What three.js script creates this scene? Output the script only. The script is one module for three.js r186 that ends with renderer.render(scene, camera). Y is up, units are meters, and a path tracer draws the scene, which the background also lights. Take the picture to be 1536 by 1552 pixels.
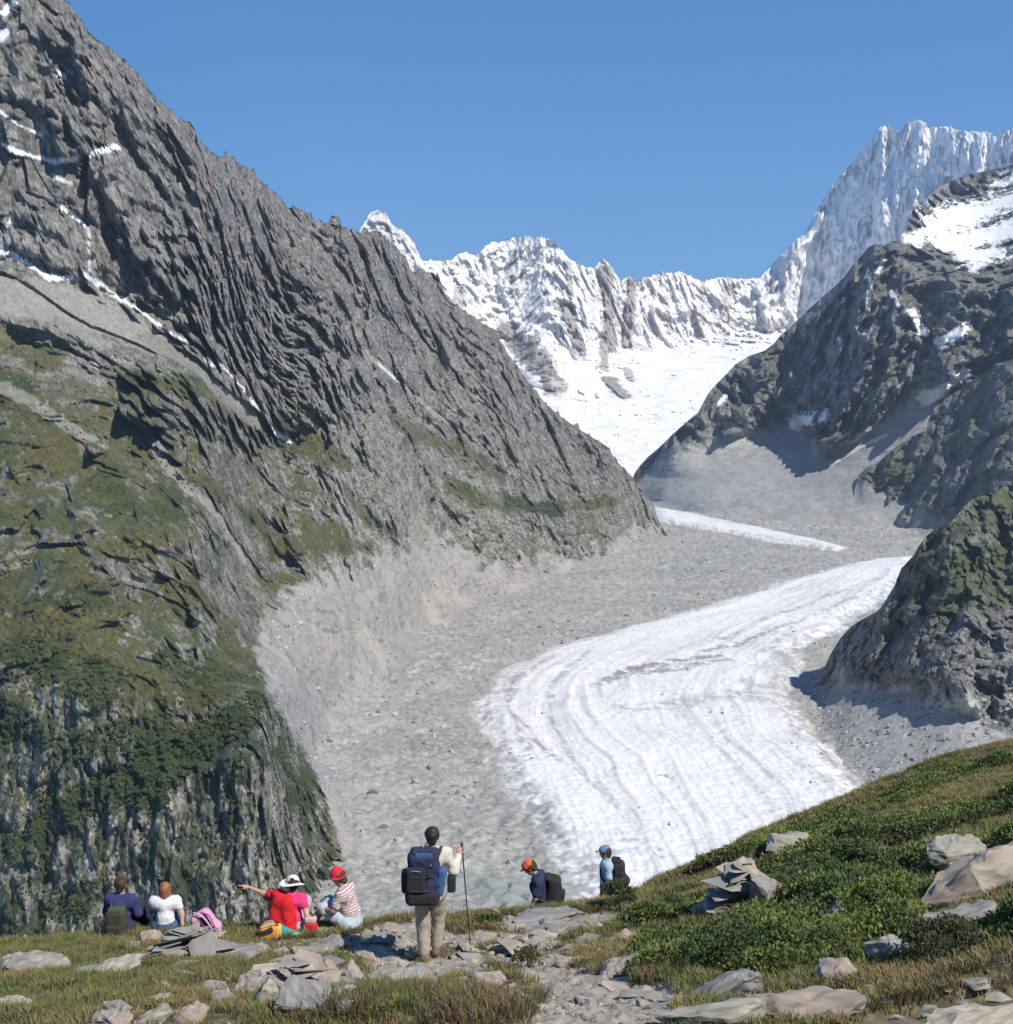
import * as THREE from 'three';
import { mergeGeometries, mergeVertices, toCreasedNormals } from 'three/addons/utils/BufferGeometryUtils.js';
import { ConvexGeometry } from 'three/addons/geometries/ConvexGeometry.js';

// ---------------------------------------------------------------- camera, sky, sun, exposure
const scene = new THREE.Scene();
const FOCAL = 2000, IMG_W = 1536, IMG_H = 1552, EYE_LINE = 640;      // photograph's pixels
const PITCH = Math.atan((IMG_H / 2 - EYE_LINE) / FOCAL);
const camera = new THREE.PerspectiveCamera(2 * Math.atan(IMG_H / 2 / FOCAL) * 180 / Math.PI, IMG_W / IMG_H, 0.1, 60000);
camera.position.set(0, 0, 0);
camera.rotation.x = -PITCH;
scene.add(camera);

const renderer = new THREE.WebGLRenderer({ antialias: true });
renderer.setSize(1013, 1024);
renderer.toneMapping = THREE.LinearToneMapping;
renderer.toneMappingExposure = 1.05;
renderer.shadowMap.enabled = true;

{ // clear summer sky: deep blue overhead, paler towards the horizon
  const w = 512, h = 512, data = new Float32Array(w * h * 4);
  const stops = [[-90, .26, .48, .78], [0, .26, .48, .78], [3, .215, .445, .77], [8, .148, .365, .715], [14, .1, .275, .62], [20, .076, .222, .54], [40, .045, .15, .40], [90, .028, .1, .30]];
  for (let j = 0; j < h; j++) {
    const el = (j + .5) / h * 180 - 90;
    let k = 0; while (k < stops.length - 2 && el > stops[k + 1][0]) k++;
    const a = stops[k], b = stops[k + 1], t = Math.min(1, Math.max(0, (el - a[0]) / (b[0] - a[0])));
    for (let i = 0; i < w; i++) {
      const o = (j * w + i) * 4;
      for (let c = 0; c < 3; c++) data[o + c] = .95 * (a[c + 1] + (b[c + 1] - a[c + 1]) * t);
      data[o + 3] = 1;
    }
  }
  const tex = new THREE.DataTexture(data, w, h, THREE.RGBAFormat, THREE.FloatType);
  tex.mapping = THREE.EquirectangularReflectionMapping; tex.magFilter = THREE.LinearFilter; tex.minFilter = THREE.LinearFilter;
  tex.colorSpace = THREE.LinearSRGBColorSpace; tex.needsUpdate = true;
  scene.background = tex; scene.environment = tex;
}
const SUN_AZ = 97 * Math.PI / 180, SUN_EL = 55 * Math.PI / 180;    // to the right of the view, a little behind
const sunDir = new THREE.Vector3(Math.cos(SUN_EL) * Math.sin(SUN_AZ), Math.sin(SUN_EL), -Math.cos(SUN_EL) * Math.cos(SUN_AZ));
const sun = new THREE.DirectionalLight(new THREE.Color(1, .95, .875), 4.7);
sun.position.copy(sunDir).multiplyScalar(9000); sun.target.position.set(0, 0, -4000);
sun.castShadow = true; sun.shadow.mapSize.set(4096, 4096);
Object.assign(sun.shadow.camera, { left: -6000, right: 6000, top: 6000, bottom: -6000, near: 10, far: 22000 });
scene.add(sun, sun.target);
scene.fog = new THREE.FogExp2(new THREE.Color(.62, .76, .95), 2.0e-5);

// ---------------------------------------------------------------- small mathematics
function rng(seed) { let a = seed >>> 0; return () => { a = (a + 0x6D2B79F5) | 0; let t = Math.imul(a ^ (a >>> 15), 1 | a); t = (t + Math.imul(t ^ (t >>> 7), 61 | t)) ^ t; return ((t ^ (t >>> 14)) >>> 0) / 4294967296; }; }
const clamp = (x, a = 0, b = 1) => x < a ? a : x > b ? b : x;
const lerp = (a, b, t) => a + (b - a) * t;
const sstep = (a, b, x) => { const t = clamp((x - a) / (b - a)); return t * t * (3 - 2 * t); };
const PERM = new Uint8Array(512);
{ const r = rng(77), p = [...Array(256).keys()]; for (let i = 255; i > 0; i--) { const j = Math.floor(r() * (i + 1)); [p[i], p[j]] = [p[j], p[i]]; } for (let i = 0; i < 512; i++) PERM[i] = p[i & 255]; }
const G3 = new Float32Array(48);
[[1,1,0],[-1,1,0],[1,-1,0],[-1,-1,0],[1,0,1],[-1,0,1],[1,0,-1],[-1,0,-1],[0,1,1],[0,-1,1],[0,1,-1],[0,-1,-1],[1,1,0],[0,-1,1],[-1,1,0],[0,-1,-1]].forEach((g, i) => G3.set(g, i * 3));
function noise3(x, y, z) {
  const xf = Math.floor(x), yf = Math.floor(y), zf = Math.floor(z), X = xf & 255, Y = yf & 255, Z = zf & 255;
  x -= xf; y -= yf; z -= zf;
  const u = x * x * x * (x * (x * 6 - 15) + 10), v = y * y * y * (y * (y * 6 - 15) + 10), w = z * z * z * (z * (z * 6 - 15) + 10);
  const A = PERM[X] + Y, AA = PERM[A] + Z, AB = PERM[A + 1] + Z, B = PERM[X + 1] + Y, BA = PERM[B] + Z, BB = PERM[B + 1] + Z;
  const g = (h, a, b, c) => { const k = (h & 15) * 3; return G3[k] * a + G3[k + 1] * b + G3[k + 2] * c; };
  const l1 = lerp(g(PERM[AA], x, y, z), g(PERM[BA], x - 1, y, z), u), l2 = lerp(g(PERM[AB], x, y - 1, z), g(PERM[BB], x - 1, y - 1, z), u);
  const l3 = lerp(g(PERM[AA + 1], x, y, z - 1), g(PERM[BA + 1], x - 1, y, z - 1), u), l4 = lerp(g(PERM[AB + 1], x, y - 1, z - 1), g(PERM[BB + 1], x - 1, y - 1, z - 1), u);
  return lerp(lerp(l1, l2, v), lerp(l3, l4, v), w);
}
function fbm(x, y, z, oct = 4, gain = .5) { let s = 0, a = 1, n = 0; for (let i = 0; i < oct; i++) { s += a * noise3(x, y, z); n += a; a *= gain; x = x * 2.03 + 17.1; y = y * 2.03 + 5.3; z = z * 2.03 + 9.7; } return s / n; }
function ridged(x, y, z, oct = 4, gain = .5) { let s = 0, a = 1, n = 0, w = 1; for (let i = 0; i < oct; i++) { let v = 1 - Math.abs(noise3(x, y, z)) * 1.9; v = v < 0 ? 0 : v * v; s += a * v * w; n += a; w = clamp(v * 1.6); a *= gain; x = x * 2.07 + 31.7; y = y * 2.07 + 11.9; z = z * 2.07 + 3.1; } return s / n; }
// broken rock: every cell of space has its own level and its own tilted face; edges between cells stay sharp
const FC = { v: 0, e: 0, id: 0 };
function facet(x, y, z, tilt = 1, soft = .22) {
  const X = Math.floor(x), Y = Math.floor(y), Z = Math.floor(z); let m1 = 9, m2 = 9, ax = 0, ay = 0, az = 0, ah = 0, bx = 0, by = 0, bz = 0, bh = 0;
  for (let i = -1; i < 2; i++) for (let j = -1; j < 2; j++) for (let k = -1; k < 2; k++) {
    const h = PERM[PERM[PERM[(X + i) & 255] + ((Y + j) & 255)] + ((Z + k) & 255)], cx = X + i + PERM[h + 1] / 255, cy = Y + j + PERM[h + 57] / 255, cz = Z + k + PERM[h + 113] / 255;
    const d = (x - cx) ** 2 + (y - cy) ** 2 + (z - cz) ** 2;
    if (d < m1) { m2 = m1; bx = ax; by = ay; bz = az; bh = ah; m1 = d; ax = cx; ay = cy; az = cz; ah = h; } else if (d < m2) { m2 = d; bx = cx; by = cy; bz = cz; bh = h; }
  }
  const val = (h, cx, cy, cz) => (PERM[h + 201] / 255 - .5) * .7 + tilt * ((PERM[h + 31] / 127.5 - 1) * (x - cx) + (PERM[h + 83] / 127.5 - 1) * (y - cy) * .6 + (PERM[h + 149] / 127.5 - 1) * (z - cz));
  FC.id = PERM[ah + 201] / 255; FC.e = Math.sqrt(m2) - Math.sqrt(m1);
  const v1 = val(ah, ax, ay, az);
  FC.v = FC.e < soft ? v1 + (val(bh, bx, by, bz) - v1) * .5 * (1 - FC.e / soft) : v1;
  return FC.v;
}
function poly(pts) { // piecewise linear y(x) through a list of [x, y]
  return x => { let lo = 0, hi = pts.length - 1; if (x <= pts[0][0]) return pts[0][1]; if (x >= pts[hi][0]) return pts[hi][1]; while (hi - lo > 1) { const m = (lo + hi) >> 1; if (pts[m][0] <= x) lo = m; else hi = m; } const a = pts[lo], b = pts[hi]; return a[1] + (b[1] - a[1]) * (x - a[0]) / (b[0] - a[0]); };
}
// a pixel of the photograph is a direction; a depth (metres along the ground, ahead) makes it a point
const CP = Math.cos(PITCH), SP = Math.sin(PITCH);
function unproject(px, py, d) { const a = (px - IMG_W / 2) / FOCAL, b = -(py - IMG_H / 2) / FOCAL, y = b * CP - SP, f = CP + b * SP; return [a / f * d, y / f * d, -d]; }
function drop(py) { const b = -(py - IMG_H / 2) / FOCAL; return -(b * CP - SP) / (CP + b * SP); }         // metres down for each metre ahead
const mark = (o, label, category, group, kind) => { if (label) o.userData.label = label; if (category) o.userData.category = category; if (group) o.userData.group = group; if (kind) o.userData.kind = kind; return o; };
const names = {};
function numbered(n) { names[n] = (names[n] ?? -1) + 1; return names[n] ? n + '_' + String(names[n]).padStart(3, '0') : n; }
const structure = (o, label) => { o.userData.kind = 'structure'; if (label) o.userData.label = label; return o; };
// ---------------------------------------------------------------- the mountains: slopes integrated upwards from the valley floor
const HUB = [0, -120, 150];
let leftSheet, leftShrubs, leftBare, rightSpur, floorPoint;
const FLOOR_0 = 489, FLOOR_S = .03;                                   // floor height = -489 + 0.03 * distance
const floorDepth = (py, sink = 0) => (FLOOR_0 + sink) / (drop(py) + FLOOR_S);
// a profile: [py, 'd', metres] gives a depth, [py, 's', rise/run] continues with that slope up to py
function profile(list) {
  const pts = []; let d = floorDepth(list[0][0], 6), py0 = list[0][0]; pts.push([py0, 1 / d]);
  for (const [py, k, v] of list.slice(1)) {
    if (k === 'd') { d = v; pts.push([py, 1 / d]); }
    else { const d0 = d, n = 6; for (let i = 1; i <= n; i++) { const p = lerp(py0, py, i / n); d = d0 * (drop(py0) + v) / (drop(p) + v); pts.push([p, 1 / d]); } }
    py0 = py;
  }
  pts.sort((a, b) => a[0] - b[0]);
  const f = poly(pts), low = pts[pts.length - 1][0];
  return py => py > low ? floorDepth(py, 6) : 1 / f(py);
}
class Sheet {
  constructor({ columns, top, bottom, u0, u1, nu, nv, back = 500 }) {
    this.cols = columns.map(([px, ...l]) => [px, profile(l)]);
    Object.assign(this, { top, bottom, u0, u1, nu, nv, back });
  }
  depth(px, py) {
    const c = this.cols; let k = 0; while (k < c.length - 2 && px > c[k + 1][0]) k++;
    const t = clamp((px - c[k][0]) / (c[k + 1][0] - c[k][0])), m = i => Math.log(c[clamp(i, 0, c.length - 1)][1](py));
    const a = m(k - 1), b = m(k), d = m(k + 1), e = m(k + 2);         // smooth across the columns
    const s = .5 * (2 * b + (d - a) * t + (2 * a - 5 * b + 4 * d - e) * t * t + (3 * b - a - 3 * d + e) * t * t * t);
    return Math.exp(clamp(s, Math.min(b, d) - .02, Math.max(b, d) + .02));
  }
  point(px, py) { return unproject(px, py, this.depth(px, py)); }
  build(name, coarse, fine, colorFn, material, edge = 0) {
    const { nu, nv, u0, u1 } = this, K = 8, A = new Float32Array(nu * nv * K);   // each vertex: place, place before the relief, px, py
    for (let i = 0; i < nu; i++) { const px = lerp(u0, u1, i / (nu - 1)), t = this.top(px), b = this.bottom(px); for (let j = 0; j < nv; j++) { const py = lerp(b, t, j / (nv - 1)), q = this.point(px, py); A.set([...q, ...q, px, py], (i * nv + j) * K); } }
    const normals = Q => { const n = new Float32Array(nu * nv * 3); for (let i = 0; i < nu; i++) for (let j = 0; j < nv; j++) { const l = (Math.max(i - 1, 0) * nv + j) * K, r = (Math.min(i + 1, nu - 1) * nv + j) * K, d = (i * nv + Math.max(j - 1, 0)) * K, u = (i * nv + Math.min(j + 1, nv - 1)) * K, ax = Q[r] - Q[l], ay = Q[r + 1] - Q[l + 1], az = Q[r + 2] - Q[l + 2], bx = Q[u] - Q[d], by = Q[u + 1] - Q[d + 1], bz = Q[u + 2] - Q[d + 2]; let x = ay * bz - az * by, y = az * bx - ax * bz, z = ax * by - ay * bx; const k = 1 / (Math.hypot(x, y, z) + 1e-9), o = (i * nv + j) * 3; n[o] = x * k; n[o + 1] = y * k; n[o + 2] = z * k; } return n; };
    // crags stand out towards the open valley
    const push = f => { for (let v = 0; v < nu * nv; v++) { const o = v * K, near = edge ? lerp(.6, 1, sstep(0, edge, A[o + 7] - this.top(A[o + 6]))) : 1, d = f(A[o + 3], A[o + 4], A[o + 5], A[o + 6], A[o + 7], A[o], A[o + 1], A[o + 2]) * near * 1.15, hx = HUB[0] - A[o], hy = HUB[1] - A[o + 1], hz = HUB[2] - A[o + 2], q = d / Math.hypot(hx, hy, hz); A[o] += hx * q; A[o + 1] += hy * q; A[o + 2] += hz * q; } };
    push(coarse); push(fine);
    const n = normals(A), rows = nv + 3, N = nu * rows, P = new Float32Array(N * 3), C = new Float32Array(N * 3);
    for (let i = 0; i < nu; i++) for (let j = 0; j < rows; j++) {
      const v = i * nv + Math.min(j, nv - 1), a = v * K, o = (i * rows + j) * 3, k = j < nv ? 0 : (j - nv + 1) / 3 * this.back, e = Math.hypot(A[a], A[a + 2]);
      P[o] = A[a] * (1 + k / e); P[o + 1] = A[a + 1] - k * 1.3; P[o + 2] = A[a + 2] * (1 + k / e);
      if (j < nv) C.set(colorFn(A[a], A[a + 1], A[a + 2], n[v * 3 + 1], A[a + 3], A[a + 4], A[a + 5], A[a + 6], A[a + 7]), o); else { C[o] = C[o - 3]; C[o + 1] = C[o - 2]; C[o + 2] = C[o - 1]; }
    }
    const idx = new Uint32Array((nu - 1) * (rows - 1) * 6); let c = 0;
    for (let i = 0; i < nu - 1; i++) for (let j = 0; j < rows - 1; j++) { const a = i * rows + j, b = a + rows; idx[c++] = a; idx[c++] = b; idx[c++] = a + 1; idx[c++] = b; idx[c++] = b + 1; idx[c++] = a + 1; }
    const g = new THREE.BufferGeometry(); g.setAttribute('position', new THREE.BufferAttribute(P, 3)); g.setAttribute('color', new THREE.BufferAttribute(C, 3)); g.setIndex(new THREE.BufferAttribute(idx, 1)); g.computeVertexNormals();
    const m = new THREE.Mesh(g, material); m.name = name; m.castShadow = m.receiveShadow = true; scene.add(m);
    this.A = A; this.K = K; this.N = n; this.mesh = m; return m;
  }
  // a scarp: a crest line of [px, py]; a steep face on its right hand (looking along it), a gentle fall on its left
  scarps(list) { return list.map(([w, height, len, ...pts]) => { const q = pts.map(p => this.point(p[0], p[1])), k = -q[0][2] / FOCAL; const xs = q.map(p => p[0]), ys = q.map(p => p[1]), m = Math.max(w, len) * k * 1.3; return { q, w: w * k, height, len: len * k, box: [Math.min(...xs) - m, Math.max(...xs) + m, Math.min(...ys) - m, Math.max(...ys) + m] }; }); }
  // stains, snow, meadows: strokes of [px, py] turned into points of this slope, each with a radius in metres
  strokes(list) {
    return list.map(([r, amount, ...pts]) => {
      const q = pts.map(p => this.point(p[0], p[1])), rm = r * -q[0][2] / FOCAL;
      let x0 = 1e9, x1 = -1e9, y0 = 1e9, y1 = -1e9; for (const p of q) { x0 = Math.min(x0, p[0]); x1 = Math.max(x1, p[0]); y0 = Math.min(y0, p[1]); y1 = Math.max(y1, p[1]); }
      return { q, rm, amount, box: [x0 - rm * 2.2, x1 + rm * 2.2, y0 - rm * 2.2, y1 + rm * 2.2] };
    });
  }
}
function cover(strokes, x, y, z, wob) { // how much of a stroke lies here, 0..1; wob in -1..1 frays its outline
  let best = 0;
  for (const s of strokes) {
    const b = s.box; if (x < b[0] || x > b[1] || y < b[2] || y > b[3]) continue;
    const q = s.q, r = s.rm * (1 + wob * .9); let dm = 1e18;
    if (q.length === 1) { const p = q[0]; dm = (x - p[0]) ** 2 + (y - p[1]) ** 2 + ((z - p[2]) * .5) ** 2; }
    for (let i = 0; i < q.length - 1; i++) {
      const a = q[i], c = q[i + 1], ux = c[0] - a[0], uy = c[1] - a[1], uz = (c[2] - a[2]) * .5, wx = x - a[0], wy = y - a[1], wz = (z - a[2]) * .5;
      const t = clamp((ux * wx + uy * wy + uz * wz) / (ux * ux + uy * uy + uz * uz + 1e-9));
      dm = Math.min(dm, (wx - ux * t) ** 2 + (wy - uy * t) ** 2 + (wz - uz * t) ** 2);
    }
    const v = s.amount * (1 - sstep(r * .75, r * 1.1, Math.sqrt(dm))); if (v > best) best = v;
  }
  return best;
}
function scarp(s, x, y, wob) {
  const b = s.box; if (x < b[0] || x > b[1] || y < b[2] || y > b[3]) return 0;
  let dm = 1e18, side = 1; const q = s.q;
  for (let i = 0; i < q.length - 1; i++) { const a = q[i], c = q[i + 1], ux = c[0] - a[0], uy = c[1] - a[1], wx = x - a[0], wy = y - a[1], t = clamp((ux * wx + uy * wy) / (ux * ux + uy * uy + 1e-9)), dx = wx - ux * t, dy = wy - uy * t, e = dx * dx + dy * dy; if (e < dm) { dm = e; side = ux * wy - uy * wx > 0 ? 1 : -1; } }
  const d = Math.sqrt(dm) * side + wob * s.w * .8; return s.height * (d < 0 ? clamp(1 + d / s.w) : clamp(1 - d / s.len));
}
function tent(s, x, y, z, wob) { // a rib: a sharp crest along the stroke, falling away on both sides
  const b = s.box; if (x < b[0] || x > b[1] || y < b[2] || y > b[3]) return 0;
  const q = s.q, r = s.rm * 1.35 * (1 + wob * .5); let dm = 1e18;
  for (let i = 0; i < q.length - 1; i++) {
    const a = q[i], c = q[i + 1], ux = c[0] - a[0], uy = c[1] - a[1], uz = (c[2] - a[2]) * .5, wx = x - a[0], wy = y - a[1], wz = (z - a[2]) * .5;
    const t = clamp((ux * wx + uy * wy + uz * wz) / (ux * ux + uy * uy + uz * uz + 1e-9));
    dm = Math.min(dm, (wx - ux * t) ** 2 + (wy - uy * t) ** 2 + (wz - uz * t) ** 2);
  }
  const k = clamp(1 - Math.sqrt(dm) / r); return k * (2 - k) * .5 + k * .5;
}
const mix3 = (a, b, t) => [a[0] + (b[0] - a[0]) * t, a[1] + (b[1] - a[1]) * t, a[2] + (b[2] - a[2]) * t];
const mul3 = (a, k) => [a[0] * k, a[1] * k, a[2] * k];
const rockMat = new THREE.MeshStandardMaterial({ vertexColors: true, roughness: .95, metalness: 0 });
const snowMat = new THREE.MeshStandardMaterial({ vertexColors: true, roughness: .75, metalness: 0 });
const SNOW = [.85, .845, .83];

// ---- left: the long flank that falls from the ridge to the glacier
{
  const skyline = poly([[-260, -330], [-100, -190], [40, -60], [98, 0], [115, 20], [135, 47], [162, 69], [190, 91], [217, 118], [237, 149], [261, 166], [271, 183], [288, 184], [298, 203], [311, 223], [336, 240], [340, 233], [347, 232], [354, 244], [382, 259], [396, 274], [420, 294], [437, 315], [444, 317], [450, 316], [457, 319], [472, 325], [481, 339], [499, 338], [502, 327], [513, 329], [517, 344], [533, 349], [547, 353], [551, 348], [564, 353], [576, 350], [590, 369], [604, 380], [618, 399], [625, 412], [657, 413], [668, 428], [678, 452], [707, 474], [728, 488], [749, 500], [764, 527], [781, 552], [799, 576], [827, 612], [852, 633], [884, 654], [920, 676], [937, 702], [959, 724], [976, 748], [990, 764], [1000, 792], [1012, 812]]);
  const S = new Sheet({
    u0: -70, u1: 1012, nu: 650, nv: 740, top: px => skyline(px) - (px < 960 ? 16 * Math.max(0, noise3(px * .1, 3, 7) - .08) + 10 * Math.max(0, noise3(px * .23, 1, 2) - .05) : 0), bottom: px => 1480 - sstep(540, 700, px) * 440 - sstep(700, 1012, px) * 200, back: 700,
    columns: [
      [-250, [1430], [1040, 's', 3.6], [790, 's', .75], [620, 's', .65], [430, 's', .65], [-400, 's', 1.6]],
      [0, [1432], [1010, 's', 3.6], [760, 's', .7], [600, 's', .65], [400, 's', .65], [-300, 's', 1.6]],
      [150, [1436], [1030, 's', 3.6], [850, 's', .7], [600, 's', .5], [440, 's', .55], [-100, 's', 1.4]],
      [300, [1440], [1180, 's', 3.6], [1050, 'd', 1275], [900, 'd', 1460], [800, 's', .6], [650, 's', .5], [500, 's', .5], [100, 's', 1.05]],
      [400, [1428], [1150, 's', 3.6], [1050, 'd', 1310], [980, 'd', 1650], [870, 'd', 1950], [700, 's', .7], [500, 's', .6], [200, 's', 1]],
      [480, [1380], [1190, 'd', 1420], [1150, 'd', 1700], [870, 's', .5], [700, 's', .6], [250, 's', .72]],
      [540, [1065], [850, 's', .55], [600, 's', .7], [250, 's', .9]],
      [650, [955], [835, 's', .6], [330, 's', .8]],
      [764, [905], [850, 's', .6], [450, 's', .9]],
      [850, [872], [560, 's', .7]],
      [930, [845], [620, 's', .8]],
      [1000, [812], [700, 's', 1]],
      [1012, [815], [700, 's', 1]],
    ],
  });
  const R = [.34, -.38, -.86];                                       // the way the ledges run down the flank
  const trim = poly([[370, 1010], [400, 935], [440, 892], [480, 880], [560, 845], [620, 832], [660, 812], [700, 835], [760, 856], [850, 847], [900, 838], [940, 812], [1000, 790]]);
  const spur = poly([[380, 985], [395, 1010], [430, 1085], [470, 1150], [490, 1200], [515, 1280], [532, 1340]]);
  const bare = (px, py, w) => Math.min(sstep(-10, 12, py - trim(px) + w * 60 + 22 * noise3(px * .06, py * .06, 3)), 1 - sstep(-12, 12, py - spur(px) + w * 34 + 14 * noise3(px * .08, py * .08, 9)) * (px < 545 ? 1 : 0), sstep(372, 392, px + w * 40 + 20 * noise3(px * .07, py * .07, 5)));
  const walls = S.scarps([   // width of the dark face, height, length of the back, crest
    [34, 95, 120, [142, 50], [140, 120], [136, 222]], [14, 38, 70, [208, 140], [197, 235], [192, 330]], [14, 36, 60, [300, 225], [312, 300], [318, 360]], [10, 26, 40, [345, 250], [350, 340]], [14, 32, 50, [455, 330], [440, 410]], [14, 34, 40, [503, 345], [482, 440]], [16, 44, 50, [578, 365], [562, 450]], [12, 26, 40, [395, 290], [388, 370]],
    [70, 105, 60, [350, 430], [420, 480], [446, 540], [450, 600]], [26, 40, 50, [45, 480], [110, 505], [190, 548], [240, 590]], [22, 48, 40, [240, 560], [246, 625]], [22, 40, 60, [45, 290], [60, 370], [112, 415]], [16, 34, 40, [555, 680], [592, 780]], [14, 30, 50, [515, 580], [548, 670]], [14, 30, 50, [640, 460], [690, 560]], [18, 30, 40, [820, 775], [884, 835]],
    [12, 26, 40, [705, 520], [745, 600]], [12, 26, 40, [440, 400], [430, 480]], [10, 24, 40, [255, 330], [290, 430]], [12, 26, 36, [620, 560], [664, 640]], [12, 24, 36, [640, 690], [684, 770]], [10, 22, 36, [750, 640], [800, 710]], [12, 26, 40, [90, 250], [85, 330], [120, 400]], [10, 24, 36, [160, 250], [175, 330], [240, 440]], [14, 30, 40, [500, 690], [520, 760]], [12, 22, 36, [400, 700], [430, 760]], [12, 24, 40, [210, 790], [240, 860]], [10, 20, 36, [110, 760], [150, 850]], [12, 24, 40, [280, 880], [310, 960]], [10, 22, 30, [430, 1080], [470, 1170]], [12, 24, 40, [30, 40], [24, 140]], [10, 22, 30, [75, 30], [62, 150]],
  ]);
  const gully = S.strokes([[16, 1, [40, 300], [110, 330], [135, 410], [290, 520], [430, 660]], [14, 1, [0, 420], [130, 500], [270, 560]], [12, 1, [250, 690], [330, 780], [390, 870]], [12, .7, [570, 545], [650, 620], [740, 690]], [12, .8, [500, 720], [530, 790]]]);
  const screeS = S.strokes([[52, 1, [-60, 450], [20, 450], [110, 462], [160, 484]], [40, 1, [160, 484], [230, 516]], [22, 1, [230, 515], [320, 580], [400, 640]]]);
  const disp = (x, y, z, px, py) => {
    const w = fbm(x * .012, y * .012, z * .012, 3), bm = bare(px, py, w), t = x * R[0] + y * R[1] + z * R[2];
    const qx = x - R[0] * t * .78, qy = y - R[1] * t * .78, qz = z - R[2] * t * .78;
    const rocky = sstep(700, 360, py - (px - 300) * .35), cliff = sstep(985, 1120, py) * (px < 540 ? 1 : 0) * (1 - bm);
    // shifted sampling towards the shaded side gives walls a steep left face and a gentler right one
    let a = 0;
    const wob = fbm(x * .03, y * .02, z * .03, 3) * 1.6; for (const s of walls) a += scarp(s, x, y, wob);
    const wx = x + w * 40, wy = y + w * 60, wz = z + w * 40;
    const c0 = 34 * (ridged(x * .0055, y * .0018, z * .0055, 3, .5) - .4);
    const low = c0 * .8 + 20 * facet(qx / 62 + w, qy / 50, qz / 62, 1, .4) + 9 * facet(qx / 25 + 3, qy / 20, qz / 25, 1.1, .4) + 7 * fbm(x * .02, y * .02, z * .02, 3);
    const high = rocky > .01 ? c0 + 50 * facet(wx / 95, wy / 300, wz / 95, 1.1, .4) + 22 * lerp(.35, 1.1, sstep(-.2, .2, fbm(x * .006 + 4, y * .006, z * .006, 2))) * facet(wx / 38 + 5, wy / 110, wz / 38, 1.1, .4) + 18 * facet(wx / 52, wy / 46 + 8, wz / 60, 1, .35) : 0;
    let dsp = lerp(low, high, rocky) + a;
    if (cliff > .01) dsp = lerp(dsp, 14 * facet(x / 34, y / 120 + w, z / 34, 1.1) + 9 * facet(x / 13 + 4, y / 42, z / 13, 1.1) + 8 * (ridged(x * .012, y * .004, z * .012, 3, .6) - .4), cliff);
    if (bm > .01) { const u = (x * .7 - y * .5 + z * .5) * .9, gx = x - .7 * u, gy = y + .5 * u, gz = z - .5 * u; dsp = lerp(dsp, 12 * (ridged(gx * .02, gy * .02, gz * .02, 3, .55) - .4) + 4, bm); }
    return dsp * (1 - .85 * cover(screeS, x, y, z, w)) - cover(gully, x, y, z, w) * 14;
  };
  const fine = (bx, by, bz, px, py, x, y, z) => {
    const w = fbm(x * .012, y * .012, z * .012, 2), bm = bare(px, py, w), rocky = sstep(700, 360, py - (px - 300) * .35), sn = cover(snowS, bx, by, bz, 0);
    const k = sstep(-.25, .3, fbm(x * .008, y * .008, z * .008, 2)), f = facet(x / 17 + 9, y / 34, z / 17, .9, .3) * lerp(2, 5, rocky) * lerp(.3, 1, k) + facet(x / 6, y / 9, z / 6, .8, .3) * lerp(.8, 1.1, rocky) + 2.6 * fbm(x * .07, y * .05, z * .07, 3, .6);
    const cliff = sstep(985, 1100, py) * (px < 540 ? 1 : 0) * (1 - bm), g = f + cliff * (6 * facet(x / 8 + 2, y / 24, z / 8, 1.1, .25) + 2.5 * facet(x / 4, y / 7, z / 4, 1, .3)); return lerp(g, .5 * f + 1.5 * fbm(x * .2, y * .2, z * .2, 2), bm) * (1 - sn * .8) * (1 - .8 * cover(screeS, bx, by, bz, 0));
  };
  const snowS = S.strokes([[5, 1, [5, 222], [45, 238], [80, 245], [120, 238], [178, 220]], [3.5, 1, [72, 300], [100, 318], [130, 342]], [6, 1, [-40, 378], [10, 384], [45, 402], [75, 422], [108, 420]], [5, 1, [130, 415], [150, 432], [185, 455]], [2.5, .8, [0, 168], [30, 190], [60, 205]], [6, 1, [84, 108], [95, 114]], [5, .9, [5, 20], [22, 5]], [5, .7, [0, 60], [10, 48]], [3, 1, [185, 455], [235, 488], [285, 516]], [2, .9, [285, 516], [340, 556], [372, 588]], [3, .8, [85, 268], [108, 278]], [3.5, .8, [312, 545], [330, 556]], [5, .85, [372, 590], [392, 615], [412, 648], [438, 668]], [2.5, .7, [575, 552], [610, 585]], [2, .5, [135, 345], [136, 410]], [3, .7, [10, 345], [18, 330]]]);
  const paleS = S.strokes([[14, .9, [40, 440], [130, 470], [230, 520], [330, 590], [400, 640]], [11, 1, [215, 640], [255, 705], [285, 740], [330, 780], [372, 850]], [10, .9, [0, 585], [50, 610], [110, 650], [140, 665]], [16, .6, [60, 470], [160, 520]], [9, .8, [390, 600], [430, 660]], [10, .8, [510, 720], [525, 790]], [22, .75, [630, 800], [650, 815]], [7, .8, [560, 540], [620, 590], [680, 640]], [26, .5, [380, 880], [440, 960]], [12, .6, [350, 760], [380, 830]], [8, .5, [700, 720], [760, 760]], [12, .5, [240, 350], [330, 420], [420, 470]], [10, .45, [150, 260], [200, 330], [270, 400]]]);
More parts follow.
